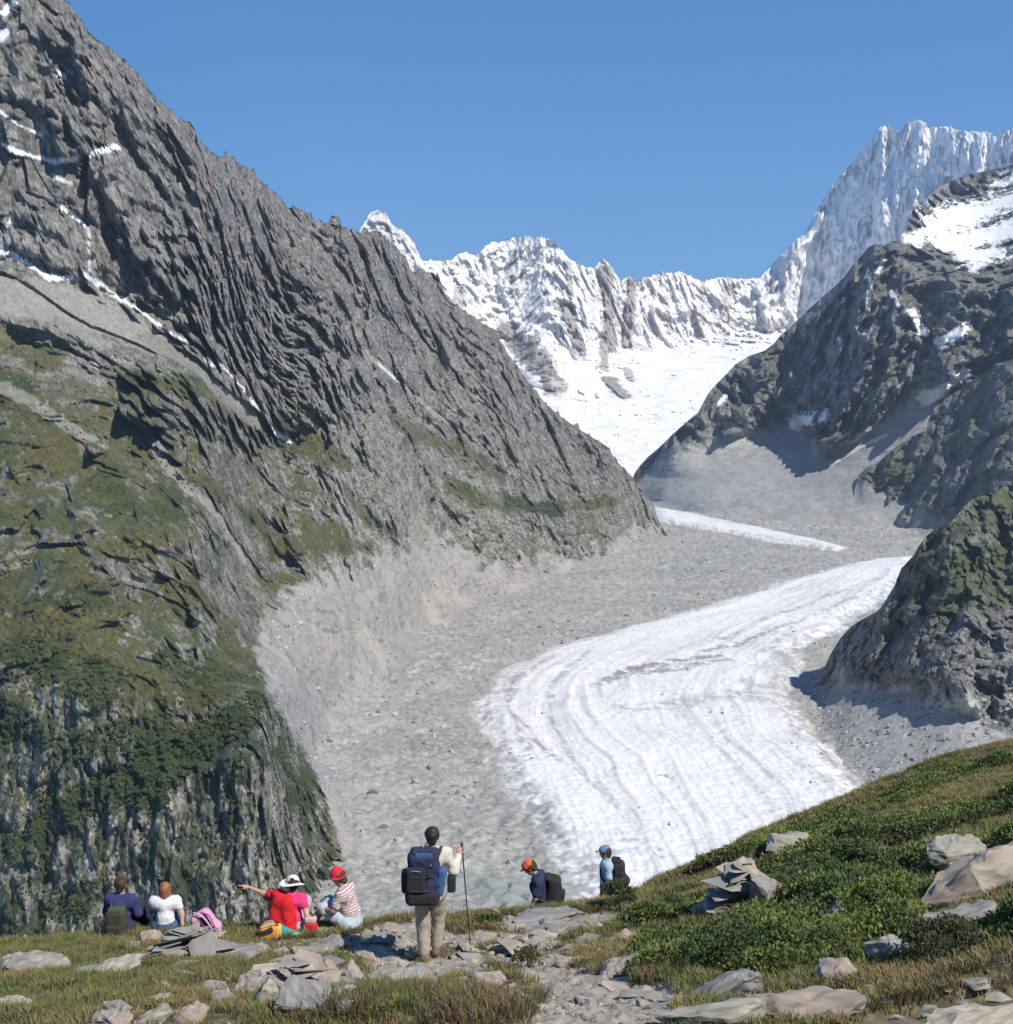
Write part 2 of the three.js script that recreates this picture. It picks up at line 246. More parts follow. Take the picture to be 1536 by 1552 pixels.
  const meadowS = S.strokes([[34, .9, [-60, 560], [20, 600], [90, 660], [150, 720]], [26, .9, [90, 650], [170, 740]], [40, .75, [-40, 900], [60, 930], [160, 980]], [24, .8, [200, 570], [300, 580], [400, 650], [480, 690]], [22, .8, [240, 520], [330, 600]], [20, .85, [310, 730], [390, 790], [460, 840]], [30, .8, [430, 830], [520, 815]], [26, .8, [300, 890], [350, 960], [330, 1010]], [44, .7, [0, 970], [130, 1010], [230, 1040]], [14, .8, [300, 1060], [350, 1040], [390, 1010]], [18, .6, [600, 640], [700, 680], [760, 720]], [18, .7, [690, 740], [780, 770]], [14, .6, [470, 680], [560, 790]], [30, .5, [-80, 480], [0, 510], [60, 540]], [16, .6, [180, 790], [260, 900], [300, 970]], [10, .7, [840, 770], [930, 760]], [14, .6, [500, 820], [560, 830]], [20, .7, [420, 640], [520, 700]]]);
  const shrubS = S.strokes([[36, 1, [90, 1240], [180, 1190], [270, 1150], [360, 1090], [395, 1060]], [26, .9, [360, 1160], [430, 1140]], [22, .9, [430, 1160], [475, 1185]], [18, .9, [440, 1205], [470, 1215]], [28, .7, [20, 1290], [90, 1260]], [28, .7, [0, 1090], [60, 1100]], [30, .7, [130, 1130], [220, 1110]], [20, .7, [80, 1380], [150, 1350]], [34, .55, [-100, 1000], [40, 1010], [150, 1040]], [10, .7, [420, 1080], [440, 1130]], [12, .8, [770, 760], [850, 775]], [10, .7, [560, 790], [600, 810]], [18, .6, [10, 1400], [60, 1420]], [20, .6, [250, 1000], [380, 1030]]]);
  const rustS = S.strokes([[8, .8, [60, 1140], [62, 1190], [75, 1240], [90, 1265]], [7, .6, [120, 660], [130, 690]], [14, .5, [505, 1240], [525, 1300]], [10, .5, [145, 90], [140, 170]], [8, .5, [318, 250], [312, 300]]]);
  const col = (x, y, z, ny, bx, by, bz, px, py) => {
    const w = fbm(x * .02, y * .02, z * .02, 4, .6), w2 = fbm(x * .09, y * .09, z * .09, 3, .6), w3 = noise3(x * .3, y * .3, z * .3), bm = bare(px, py, w);
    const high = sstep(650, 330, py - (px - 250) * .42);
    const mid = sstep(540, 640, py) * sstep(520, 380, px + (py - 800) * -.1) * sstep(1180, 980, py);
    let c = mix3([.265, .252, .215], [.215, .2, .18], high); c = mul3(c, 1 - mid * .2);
    const streak = fbm(x * .06, y * .009, z * .06, 3, .6), grain = noise3(x * .55, y * .4, z * .55), lich = fbm(x * .05 + 5, y * .05, z * .05, 3, .65);
    c = mul3(c, 1 + w * .4 + w2 * .6 + w3 * .5 + grain * .45 + streak * .6);
    facet((x + w * 10) / 19, y / 44, (z + w * 10) / 19); let crack = FC.e < .09 ? .55 : 1; c = mul3(c, .78 + FC.id * .45);
    facet(x / 7, y / 15, z / 7); if (FC.e < .12) crack *= .68; c = mul3(c, (.85 + FC.id * .3) * crack);
    c = mix3(c, [.37, .35, .3], sstep(.1, .3, lich + w2 * .3) * .55 * (1 - high * .7));
    const led = sstep(.5, .72, ny + w * .35 + w2 * .3);
    // grass holds on the ledges that are flat enough, less and less the higher the rock
    const up = sstep(520, 760, py + (px - 300) * -.16), gm = clamp(led * lerp(.12, 1, up) * sstep(-.3, .02, w + w2 * .6 + .1) + cover(meadowS, bx, by, bz, w * 1.7 + w2 * .9) * sstep(-.3, .0, w2 + w * .5 + .12) * 1.25 + mid * .75 * sstep(-.01, .12, w2 * .8 + w * .5 + .01)) * (1 - bm);
    let gr = mix3([.066, .074, .021], [.088, .076, .025], sstep(-.2, .25, w)); gr = mix3(gr, [.04, .056, .016], sstep(.0, .3, fbm(x * .015 + 9, y * .015, z * .015, 3)));
    gr = mul3(gr, 1 + w2 * .7 + w3 * .6 + grain * .5);
    const scree = Math.max(cover(paleS, bx, by, bz, w * 1.3 + w2 * .5), cover(screeS, bx, by, bz, w) * .85); c = mix3(c, mul3(mix3([.335, .32, .285], [.25, .238, .19], sstep(0, .3, w2 + w * .6)), 1 + w2 * .35 + w3 * .35 + grain * .25), scree * .85);
    c = mix3(c, gr, clamp(gm * (1 - scree * .75)));
    const sh = cover(shrubS, bx, by, bz, w * 1.8 + w2); c = mix3(c, mul3([.032, .054, .017], 1 + w2 * .9 + w3 * .5), sh * sstep(-.25, 0, w2 + w * .6 + .06));
    const cliff = sstep(1000, 1100, py) * (px < 540 ? 1 : 0) * (1 - bm); c = mix3(c, mul3([.036, .05, .018], 1 + w2 * .7 + w3 * .5), cliff * sstep(-.02, .1, fbm(x * .045 + 3, y * .016, z * .045, 4, .68) + w3 * .12 + .02) * .9);
    c = mix3(c, mul3([.36, .25, .18], 1 + w2 * .4), cover(rustS, bx, by, bz, w) * .6);
    let mo = mix3([.315, .295, .26], [.315, .305, .285], sstep(940, 1100, py)); mo = mul3(mo, 1 + w * .3 + w2 * .3 + w3 * .35 + grain * .35 - .3 * sstep(.55, .8, ridged(x * .03, y * .03, z * .012, 3)));
    mo = mix3(mo, [.44, .4, .34], sstep(.15, .4, fbm(x * .012, y * .012, z * .012, 2)) * .5);
    c = mix3(c, mo, bm);
    const sn = cover(snowS, bx, by, bz, w * .9 + w2 * .9 + w3 * .6); if (sn > .02) c = mix3(c, mul3(SNOW, .97 + w3 * .1), sn);
    return c.map(v => Math.max(.012, v));
  };
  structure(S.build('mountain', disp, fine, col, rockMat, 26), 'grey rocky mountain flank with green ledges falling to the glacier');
  leftSheet = S; leftShrubs = shrubS; leftBare = bare;
}

// ---- far: the snow covered head of the valley and the great shaded wall on its right
{
  const skyline = poly([[500, 392], [535, 372], [547, 346], [555, 332], [562, 321], [572, 318], [580, 321], [586, 325], [593, 339], [604, 346], [615, 353], [622, 360], [629, 371], [636, 389], [641, 396], [664, 395], [686, 394], [693, 385], [707, 382], [715, 386], [725, 385], [735, 373], [749, 366], [757, 369], [764, 364], [780, 362], [796, 358], [808, 361], [820, 358], [834, 364], [849, 378], [863, 392], [884, 405], [902, 406], [908, 397], [914, 394], [920, 396], [930, 410], [941, 426], [948, 421], [955, 417], [966, 430], [976, 420], [988, 420], [1001, 414], [1033, 412], [1048, 420], [1066, 427], [1078, 424], [1090, 420], [1120, 423], [1151, 422], [1165, 408], [1175, 397], [1186, 385], [1200, 369], [1212, 362], [1220, 353], [1230, 335], [1240, 316], [1252, 296], [1265, 276], [1280, 262], [1293, 247], [1310, 225], [1326, 207], [1332, 192], [1338, 189], [1346, 194], [1366, 200], [1372, 190], [1378, 186], [1391, 182], [1398, 184], [1407, 194], [1435, 192], [1450, 197], [1468, 200], [1496, 200], [1508, 208], [1520, 200], [1536, 194], [1620, 200], [1760, 210]]);
  const snow = (...w) => [[760], [722, 'd', 6500], ...w];
  const S = new Sheet({
    u0: 530, u1: 1600, nu: 600, nv: 270, top: px => skyline(px) - 7 * Math.max(0, noise3(px * .16, 3, 5)) - 4 * Math.max(0, noise3(px * .4, 1, 5)), bottom: () => 745, back: 900,
    columns: [
      [500, ...snow([600, 's', .4], [300, 's', 1.2])], [600, ...snow([600, 's', .4], [280, 's', 1.2])], [760, ...snow([575, 's', .34], [470, 's', .9], [320, 's', 1.3])], [840, ...snow([590, 's', .33], [470, 's', 1.1], [320, 's', 1.4])],
      [920, ...snow([560, 's', .31], [380, 's', 1.5])], [1000, ...snow([530, 's', .31], [380, 's', 1.6])], [1090, ...snow([510, 's', .31], [400, 's', 1.6])], [1150, ...snow([500, 's', .315], [400, 's', 1.5])],
      [1200, ...snow([500, 'd', 9500], [340, 's', 2.6])], [1290, [760], [500, 'd', 9150], [220, 's', 3]], [1380, [760], [500, 'd', 8650], [160, 's', 3]], [1460, [760], [500, 'd', 8300], [160, 's', 3]], [1740, [760], [500, 'd', 7300], [160, 's', 3]],
    ],
  });
  const spurs = S.strokes([[8, 75, [1336, 200], [1338, 250], [1336, 300], [1342, 340]], [6, 50, [1446, 205], [1440, 260]], [6, 50, [1488, 210], [1482, 260]], [14, 130, [1180, 420], [1160, 460], [1168, 490]], [12, 110, [1240, 330], [1200, 380], [1150, 440]], [16, 120, [1210, 370], [1180, 480]], [7, 50, [1400, 190], [1392, 230]]]);
  const rocks = S.strokes([[16, 1, [770, 500], [800, 540], [830, 570]], [20, 1, [800, 520], [840, 590]], [12, .9, [860, 470], [880, 530]], [13, .95, [918, 410], [922, 460], [925, 520]], [10, .9, [958, 425], [955, 480], [948, 520]], [9, .9, [915, 520], [915, 560]], [12, 1, [925, 575], [945, 600]], [6, .7, [952, 560], [958, 575]], [8, .6, [700, 440], [690, 470]], [7, .5, [780, 380], [775, 440]], [5, .6, [862, 400], [865, 450]], [22, .35, [575, 330], [605, 380]], [8, .4, [1066, 430], [1062, 500]], [6, .4, [1010, 450], [1015, 500]], [10, .5, [1105, 430], [1100, 480]], [6, .5, [960, 520], [985, 530]]]);
  const wall = px => sstep(1170, 1235, px);
  const disp = (x, y, z, px, py) => {
    const up = sstep(560, 500, py + (px < 900 ? (px - 900) * .25 : 0)), w = fbm(x * .002, y * .002, z * .002, 2);
    const wl = wall(px), f0 = ridged(x * .0024 + w, y * .0007, z * .0024, 3, .5) - .4;
    const fl = ridged(x * .0095 + w, y * .0009, z * .0095, 3, .6) - .4, fl2 = ridged(x * .028, y * .0022, z * .028, 2, .6) - .4;
    let a = up * (110 * f0 * (1 - wl) + 50 * facet(x / 190 + w, y / 700, z / 190, 1.1, .4) * lerp(1, .4, wl) + 75 * fl * lerp(1, .55, wl) + 22 * fl2) + (1 - up) * (34 * (ridged(x * .006, y * .03, z * .003, 3, .6) - .4) + 26 * fbm(x * .002, y * .004, z * .002, 2));
    for (const s of spurs) a += s.amount * tent(s, x, y, z, w * 1.5);
    return a + 40 * cover(rocks, x, y, z, w * 2);
  };
  const fine = (bx, by, bz, px, py, x, y, z) => { const up = sstep(560, 500, py + (px < 900 ? (px - 900) * .25 : 0)); return lerp(2, 7, up) * facet(x / 28, y / 120, z / 28, 1, .35) + lerp(1, 2, up) * facet(x / 13, y / 30, z / 13, 1) + 8 * fbm(x * .012, y * .008, z * .012, 3, .6); };
  const col = (x, y, z, ny, bx, by, bz, px, py) => {
    const w = fbm(x * .006, y * .003, z * .006, 4, .6), w2 = fbm(x * .03, y * .012, z * .03, 3, .6), wl = wall(px);
    let c = mul3(SNOW, 1 + w2 * .06);
    const up = sstep(545, 490, py + (px < 900 ? (px - 900) * .25 : 0));
    const rib = fbm(x * .025, y * .0022, z * .025, 4, .65), grain = noise3(x * .09, y * .06, z * .09);
    const bareRock = clamp(cover(rocks, bx, by, bz, w * 1.5 + w2) + up * (1 - wl) * sstep(.42, .1, ny + w * .5 + rib * .8) * .6 + up * sstep(.1, .3, rib + w2 * .4) * .5 * (1 - wl) + wl * sstep(.0, .3, w * .8 + w2 * .8 + rib * .8) * .75);
    c = mix3(c, mul3([.30, .27, .25], 1 + w2 * .6 + grain * .5), bareRock);
    const ser = (1 - up) * sstep(.1, .3, fbm(x * .006, y * .02, z * .006, 4, .6)); c = mix3(c, [.6, .61, .61], ser * .6);
    return c.map(v => Math.max(.03, v));
  };
  structure(S.build('snow_mountain', disp, fine, col, snowMat, 18), 'snow covered peaks and snowfield at the head of the valley');
}

// ---- right: the dark rock mountain with a hanging snowfield, its scree foot
{
  const skyline = poly([[955, 735], [964, 714], [972, 704], [981, 694], [1000, 678], [1021, 657], [1040, 640], [1058, 625], [1066, 610], [1074, 596], [1090, 578], [1115, 552], [1135, 540], [1159, 531], [1172, 521], [1184, 507], [1200, 494], [1224, 470], [1245, 451], [1265, 434], [1280, 419], [1293, 401], [1308, 386], [1316, 374], [1326, 369], [1340, 372], [1352, 364], [1362, 365], [1370, 349], [1376, 334], [1383, 320], [1394, 309], [1403, 300], [1415, 287], [1427, 280], [1445, 274], [1464, 265], [1482, 262], [1500, 257], [1518, 255], [1536, 249], [1640, 210], [1780, 190]]);
  const S = new Sheet({
    u0: 955, u1: 1600, nu: 420, nv: 360, top: skyline, bottom: px => 812, back: 800,
    columns: [
      [955, [760], [600, 's', .6]], [1020, [775], [725, 's', .4], [560, 's', 1.0]], [1080, [785], [690, 's', .36], [540, 's', 1.3]], [1150, [790], [662, 's', .36], [480, 's', 1.4]], [1230, [797], [650, 's', .36], [400, 's', 1.4]],
      [1300, [800], [650, 'd', 5150], [340, 's', 1.3]], [1370, [803], [640, 'd', 4950], [430, 's', 1.3], [280, 's', .9]], [1440, [806], [620, 'd', 4850], [430, 's', 1.2], [295, 's', .5], [200, 's', 1.5]], [1536, [808], [600, 'd', 4700], [440, 's', 1.2], [275, 's', .5], [180, 's', 1.5]], [1760, [812], [560, 'd', 4300], [420, 's', 1.2], [240, 's', .5], [150, 's', 1.5]],
    ],
  });
  const foot = poly([[955, 745], [1000, 700], [1060, 668], [1100, 662], [1190, 640], [1205, 634], [1240, 690], [1290, 668], [1340, 640], [1395, 605], [1430, 620], [1536, 560]]);
  const snowS = S.strokes([[34, 1, [1420, 345], [1470, 325], [1540, 300], [1640, 280]], [34, 1, [1440, 370], [1490, 360], [1560, 335]], [26, 1, [1470, 390], [1500, 385]], [14, .9, [1385, 365], [1410, 350]], [9, .9, [1475, 410], [1490, 400]], [7, 1, [1383, 472], [1392, 490], [1402, 505]], [8, 1, [1424, 518], [1440, 510], [1462, 496]], [6, .8, [1408, 600], [1440, 582], [1462, 570]], [8, .9, [1450, 575], [1458, 560]], [11, 1, [1206, 640], [1228, 632], [1248, 626]], [5, .9, [1100, 655], [1120, 648]], [3, .8, [1260, 705], [1300, 680], [1340, 660]], [3, .7, [1318, 420], [1316, 470]], [4, .7, [1340, 395], [1330, 410]], [4, .8, [1300, 490], [1310, 500]], [3, .8, [1270, 510], [1275, 520]], [3, .6, [1350, 440], [1360, 460]], [9, .8, [1400, 605], [1430, 590]], [5, .6, [1520, 262], [1536, 258]], [10, .8, [1510, 280], [1540, 270]], [4, .7, [1090, 612], [1100, 600]]]);
  const walls = S.scarps([[32, 140, 50, [1184, 505], [1160, 560], [1125, 655]], [28, 140, 40, [1265, 435], [1245, 540], [1210, 640]], [48, 190, 50, [1332, 375], [1322, 500], [1290, 600], [1250, 700]], [20, 100, 30, [1375, 400], [1362, 520], [1335, 620]], [26, 110, 40, [1440, 430], [1425, 520], [1398, 610]], [40, 120, 40, [1510, 430], [1475, 520], [1450, 560]], [16, 70, 30, [1225, 480], [1200, 570]], [14, 70, 24, [1300, 420], [1285, 520]]]);
  const ribs = S.strokes([[24, 120, [1160, 560], [1130, 640]], [20, 90, [1270, 470], [1225, 560], [1205, 620]], [26, 130, [1340, 420], [1320, 520], [1265, 640], [1250, 680]], [16, 90, [1375, 420], [1360, 520]], [26, 110, [1480, 440], [1440, 560]], [20, 60, [1060, 630], [1020, 680]], [22, 90, [1536, 470], [1500, 540]], [14, 70, [1430, 430], [1418, 500]]]);
  const disp = (x, y, z, px, py) => {
    const w = fbm(x * .004, y * .004, z * .004, 3), r = sstep(14, -26, py - foot(px) + w * 24), sn = cover(snowS, x, y, z, w);
    const wx = x + w * 90, wz = z + w * 90, big = 70 * (ridged(x * .0045 + w, y * .0012, z * .0045, 3, .5) - .4);
    let a = r * (big + 70 * facet(wx / 150, y / 420, wz / 150, 1.1) + 52 * facet(wx / 55 + 4, y / 130, wz / 55, 1.1)) * (1 - sn * .85) + 8 * (1 - r) * (ridged(x * .007, y * .016, z * .004, 3) - .4);
    for (const s of ribs) a += .6 * r * s.amount * tent(s, x, y, z, w * 1.8);
    const wob = fbm(x * .012, y * .01, z * .012, 3) * 1.5; for (const s of walls) a += r * scarp(s, x, y, wob);
    return a;
  };
  const fine = (bx, by, bz, px, py, x, y, z) => { const w = fbm(x * .004, y * .004, z * .004, 2), r = sstep(14, -26, py - foot(px) + w * 24), sn = cover(snowS, bx, by, bz, 0); return (lerp(2, 20, r) * facet(x / 27, y / 50, z / 27, 1, .25) + lerp(1, 6, r) * facet(x / 10, y / 14, z / 10, 1) + lerp(5, 8, r) * fbm(x * .02, y * .014, z * .02, 3, .6)) * (1 - sn * .85); };
  const col = (x, y, z, ny, bx, by, bz, px, py) => {
    const w = fbm(x * .006, y * .006, z * .006, 4, .6), w2 = fbm(x * .03, y * .02, z * .03, 4, .62), w3 = noise3(x * .09, y * .09, z * .09), r = sstep(10, -16, py - foot(px) + w * 20);
    let c = mul3(mix3([.135, .132, .128], [.25, .243, .225], sstep(-.2, .3, w)), 1 + w2 * .9 + w3 * .5 + noise3(x * .2, y * .15, z * .2) * .5 + fbm(x * .03, y * .004, z * .03, 3) * .6); facet(x / 24, y / 50, z / 24); c = mul3(c, (.75 + FC.id * .5) * (FC.e < .1 ? .6 : 1));
    c = mix3(c, [.12, .115, .05], sstep(.55, .8, ny + w2 * .4) * .4 * sstep(330, 420, py));
    let sc = mul3([.33, .325, .30], 1 + w * .4 + w2 * .4 + w3 * .2); sc = mix3(sc, [.35, .335, .31], sstep(.1, .3, fbm(x * .004, y * .02, z * .004, 3)) * .5);
    c = mix3(sc, c, r);
    c = mix3(c, mul3([.29, .265, .235], 1 + w2 * .1), px > 1192 && px < 1262 ? sstep(40, 60, py - 630 + (px - 1192) * 0) * sstep(748, 730, py) * sstep(1192, 1215, px) * sstep(1262, 1240, px) * .6 : 0);
    const sn = cover(snowS, bx, by, bz, w * 1.2 + w2 * 1.2 + noise3(x * .05, y * .05, z * .05) * .7 + noise3(x * .13, y * .1, z * .13) * .45); c = mix3(c, mul3(SNOW, 1 + w2 * .12), sn);
    return c.map(v => Math.max(.02, v));
  };
  structure(S.build(numbered('rock_mountain'), disp, fine, col, rockMat, 14), 'dark rock mountain with a hanging snowfield and a scree foot');
}
// ---- right: lower dark spur in front of it
{
  const skyline = poly([[1285, 800], [1297, 735], [1302, 720], [1315, 708], [1330, 702], [1350, 684], [1370, 669], [1385, 660], [1403, 653], [1410, 630], [1416, 617], [1439, 600], [1456, 590], [1476, 576], [1500, 562], [1536, 543], [1640, 480], [1780, 420]]);
  const S = new Sheet({
    u0: 1290, u1: 1600, nu: 190, nv: 200, top: skyline, bottom: () => 845, back: 400,
    columns: [[1285, [798], [720, 'd', 4830], [690, 'd', 4960], [600, 'd', 5400]], [1312, [798], [735, 'd', 4700], [640, 's', .8]], [1345, [800], [640, 's', 1]], [1440, [815], [560, 's', .9]], [1536, [835], [480, 's', .9]], [1760, [840], [380, 's', .9]]],
  });
  const foot = poly([[1285, 730], [1320, 742], [1345, 775], [1365, 795], [1400, 775], [1440, 800], [1536, 835]]);
  const disp = (x, y, z, px, py) => { const w = fbm(x * .005, y * .005, z * .005, 3), r = sstep(10, -20, py - foot(px) + w * 20); return r * (34 * (ridged(x * .006 + w, y * .003, z * .006, 3, .55) - .35) + 60 * facet(x / 90 + w, y / 170, z / 90, 1.1)); };
  const fine = (bx, by, bz, px, py, x, y, z) => { const r = sstep(10, -20, py - foot(px)); return lerp(3, 18, r) * facet(x / 30, y / 42, z / 30, 1, .25) + lerp(1.5, 6, r) * facet(x / 11, y / 14, z / 11, 1) + 6 * fbm(x * .025, y * .02, z * .025, 3, .6); };
  const col = (x, y, z, ny, bx, by, bz, px, py) => {
    const w = fbm(x * .007, y * .007, z * .007, 4, .6), w2 = fbm(x * .035, y * .03, z * .035, 4, .62), r = sstep(6, -10, py - foot(px) + w * 30);
    let c = mul3([.14, .138, .13], 1 + w2 * .9 + noise3(x * .15, y * .15, z * .15) * .7);
    c = mix3(c, mul3([.085, .095, .045], 1 + w2 * .6), sstep(-.08, .12, w + w2 * .4) * .8);
    c = mix3(mul3([.26, .25, .24], 1 + w * .4 + w2 * .4), c, r);
    return c.map(v => Math.max(.02, v));
  };
  structure(S.build(numbered('rock_mountain'), disp, fine, col, rockMat, 10), 'low dark spur below the rock mountain');
}
// ---- right: the near spur above the glacier's bend
{
  const skyline = poly([[1205, 1060], [1225, 1042], [1250, 1010], [1262, 985], [1275, 965], [1290, 950], [1310, 938], [1330, 925], [1345, 905], [1358, 884], [1366, 862], [1385, 840], [1392, 826], [1400, 815], [1420, 800], [1440, 790], [1455, 775], [1464, 764], [1475, 755], [1500, 745], [1536, 733], [1700, 650], [1780, 620]]);
  const S = new Sheet({
    u0: 1205, u1: 1600, nu: 300, nv: 320, top: skyline, bottom: px => 1330, back: 300,
    columns: [[1205, [1085], [1000, 's', .05]], [1240, [1120], [1035, 's', .07], [960, 's', .4]], [1290, [1185], [1045, 's', .14], [900, 's', .6]], [1360, [1240], [1050, 's', .19], [820, 's', .75]], [1450, [1262], [1075, 's', .3], [900, 's', .65], [700, 's', .95]], [1536, [1290], [1100, 's', .26], [900, 's', .55], [650, 's', .85]], [1760, [1320], [1120, 's', .3], [900, 's', .65], [560, 's', .95]]],
  });
  const foot = poly([[1205, 1000], [1250, 1030], [1290, 1030], [1330, 1045], [1370, 1040], [1430, 1050], [1475, 1060], [1500, 1120], [1536, 1120], [1700, 1160]]);
  const walls = S.scarps([[20, 34, 40, [1440, 790], [1420, 860], [1390, 940], [1378, 1035]], [14, 24, 36, [1345, 908], [1330, 980], [1318, 1045]], [20, 34, 40, [1484, 890], [1452, 980], [1438, 1055]], [10, 14, 24, [1302, 950], [1285, 1035]], [16, 26, 30, [1500, 760], [1480, 840]], [18, 30, 30, [1536, 940], [1510, 1040]]]);
  const grassS = S.strokes([[34, 1, [1400, 850], [1450, 880], [1500, 850]], [30, .9, [1480, 900], [1560, 880]], [24, .8, [1380, 900], [1420, 930]], [26, .7, [1440, 800], [1536, 760]], [14, .7, [1340, 960], [1360, 930]]]);
  const disp = (x, y, z, px, py) => { const w = fbm(x * .012, y * .012, z * .012, 3), r = sstep(14, -26, py - foot(px) + w * 40); return r * (22 * (ridged(x * .01 + w, y * .006, z * .01, 3, .5) - .35) + 26 * facet(x / 55 + w, y / 60, z / 55, 1.1) + walls.reduce((t, q) => t + scarp(q, x, y, w * 2), 0)) + 3 * (1 - r) * (ridged(x * .03, y * .03, z * .03, 2) - .4); };
  const fine = (bx, by, bz, px, py, x, y, z) => { const w = fbm(x * .012, y * .012, z * .012, 2), r = sstep(14, -26, py - foot(px) + w * 40); return lerp(1, 15, r) * facet(x / 21, y / 24, z / 21, 1.1, .22) + lerp(1.2, 5, r) * facet(x / 7, y / 7, z / 7, 1) + 3.5 * fbm(x * .05, y * .05, z * .05, 3, .62); };
  const col = (x, y, z, ny, bx, by, bz, px, py) => {
    const w = fbm(x * .018, y * .018, z * .018, 4, .6), w2 = fbm(x * .08, y * .08, z * .08, 4, .62), w3 = noise3(x * .25, y * .25, z * .25), r = sstep(10, -14, py - foot(px) + w * 60);
    let c = mul3([.175, .17, .155], 1 + w2 * .9 + w * .3 + w3 * .6); facet(x / 11, y / 12, z / 11); c = mul3(c, (.75 + FC.id * .5) * (FC.e < .1 ? .6 : 1));
    c = mix3(c, mul3([.062, .075, .03], 1 + w2 * .8), clamp(cover(grassS, bx, by, bz, w * 1.8 + w2) * sstep(-.2, .05, w2 + w * .5 + .05)));
    c = mix3(c, mul3([.075, .08, .035], 1 + w2 * .6), sstep(930, 840, py) * sstep(-.02, .2, w + w2 * .5) * .8);
    c = mix3(mul3([.35, .342, .31], 1 + w * .35 + w2 * .5 + w3 * .3), c, r);
    return c.map(v => Math.max(.02, v));
  };
  structure(S.build(numbered('rock_mountain'), disp, fine, col, rockMat, 12), 'dark craggy spur with grass above the bend of the glacier');
  rightSpur = S;
}
// ---------------------------------------------------------------- valley floor and the glacier that bends through it
{
  floorPoint = (px, py) => unproject(px, py, floorDepth(py));
  const line = pts => pts.map(([px, py]) => { const p = floorPoint(px, py); return [p[0], p[2]]; });
  const leftEdge = line([[1400, 838], [1370, 843], [1280, 853], [1180, 884], [1100, 908], [1000, 938], [900, 962], [820, 990], [760, 1020], [728, 1052], [717, 1085], [735, 1130], [762, 1180], [800, 1240], [835, 1300], [860, 1370], [880, 1460]]);
  const rightEdge = line([[1380, 870], [1355, 890], [1335, 920], [1285, 948], [1240, 972], [1212, 1005], [1208, 1050], [1230, 1105], [1268, 1150], [1310, 1195], [1345, 1240], [1400, 1300], [1460, 1460]]);
  const ribbon = line([[985, 764], [1000, 770], [1060, 780], [1150, 799], [1250, 821], [1288, 830], [1268, 836], [1180, 824], [1090, 806], [1010, 793], [990, 788]]);
  const ice = [...leftEdge, ...rightEdge.slice().reverse()];
  const inside = (P, x, z) => { let r = false; for (let i = 0, j = P.length - 1; i < P.length; j = i++) { const a = P[i], b = P[j]; if ((a[1] > z) !== (b[1] > z) && x < (b[0] - a[0]) * (z - a[1]) / (b[1] - a[1]) + a[0]) r = !r; } return r; };
  const dist = (P, x, z) => { let m = 1e18; for (let i = 0; i < P.length - 1; i++) { const a = P[i], b = P[i + 1], ux = b[0] - a[0], uz = b[1] - a[1], t = clamp(((x - a[0]) * ux + (z - a[1]) * uz) / (ux * ux + uz * uz)); m = Math.min(m, (x - a[0] - ux * t) ** 2 + (z - a[1] - uz * t) ** 2); } return Math.sqrt(m); };
  const closed = P => [...P, P[0]];
  const iceC = closed(ice), ribC = closed(ribbon);
  const spots = list => list.map(([r, a, ...pts]) => ({ r: r * floorDepth(pts[0][1]) / FOCAL, a, l: line(pts) }));
  const spot = (S, x, z, wob) => { let m = 0; for (const s of S) { const d = s.l.length > 1 ? dist(s.l, x, z) : Math.hypot(x - s.l[0][0], z - s.l[0][1]); m = Math.max(m, s.a * (1 - sstep(s.r * .5, s.r * 1.25, d + wob * s.r))); } return m; };
  const dirt = spots([[26, .6, [1190, 1000], [1215, 1050], [1235, 1090]], [18, .5, [1250, 970], [1220, 990]], [20, .4, [960, 1290], [900, 1320], [880, 1370]], [12, .5, [760, 1130], [800, 1200], [850, 1290]], [7, .55, [840, 1000], [780, 1040], [770, 1080], [800, 1140]], [6, .5, [900, 990], [840, 1040], [830, 1090], [870, 1160], [940, 1240]], [6, .5, [1330, 880], [1200, 930], [1090, 975]], [5, .45, [1300, 910], [1210, 950], [1150, 1000], [1130, 1060]], [18, .75, [905, 1045], [960, 1028], [1030, 1020], [1100, 1008]], [26, .45, [950, 1080], [1040, 1075], [1120, 1060]], [20, .4, [1130, 1040], [1190, 1060], [1220, 1110]], [14, .9, [915, 1038], [960, 1022], [1020, 1012], [1090, 1003]], [9, .7, [1060, 1000], [1130, 975], [1200, 950]], [7, .7, [775, 1092], [800, 1112]], [6, .7, [805, 1125], [850, 1160]], [10, .6, [960, 1240], [985, 1280], [1000, 1310]], [6, .7, [1000, 1185], [1035, 1190]], [12, .4, [930, 1075], [1000, 1080]], [10, .35, [1010, 1060], [1090, 1070]], [6, .6, [1200, 1100], [1260, 1160], [1300, 1190]], [8, .35, [790, 1020], [770, 1060]], [8, .4, [870, 1170], [930, 1230], [960, 1270]], [14, .35, [1180, 1030], [1140, 1070]]]);
  const pale = spots([[12, .8, [690, 1020], [740, 1000]], [8, .6, [850, 945], [890, 940]], [9, .5, [640, 1110], [680, 1090]], [14, .5, [520, 1130], [600, 1040], [700, 960]], [8, .5, [600, 1210], [650, 1190]], [16, .4, [700, 1290], [780, 1330]]]);
  const green = spots([[40, .9, [690, 1330], [760, 1340], [820, 1380]], [30, .35, [1000, 870], [1150, 850]]]);
  const iceAt = (x, z, w, w2) => { // >0 on the ice
    const a = dist(iceC, x, z) * (inside(ice, x, z) ? 1 : -1), b = dist(ribC, x, z) * (inside(ribbon, x, z) ? 1 : -1);
    return Math.max(a + w * 40 + w2 * 22, b + w2 * 14 + w * 10);
  };
  const nu = 500, nv = 470, N = nu * nv, P = new Float32Array(N * 3), I = new Float32Array(N), C = new Float32Array(N * 3);
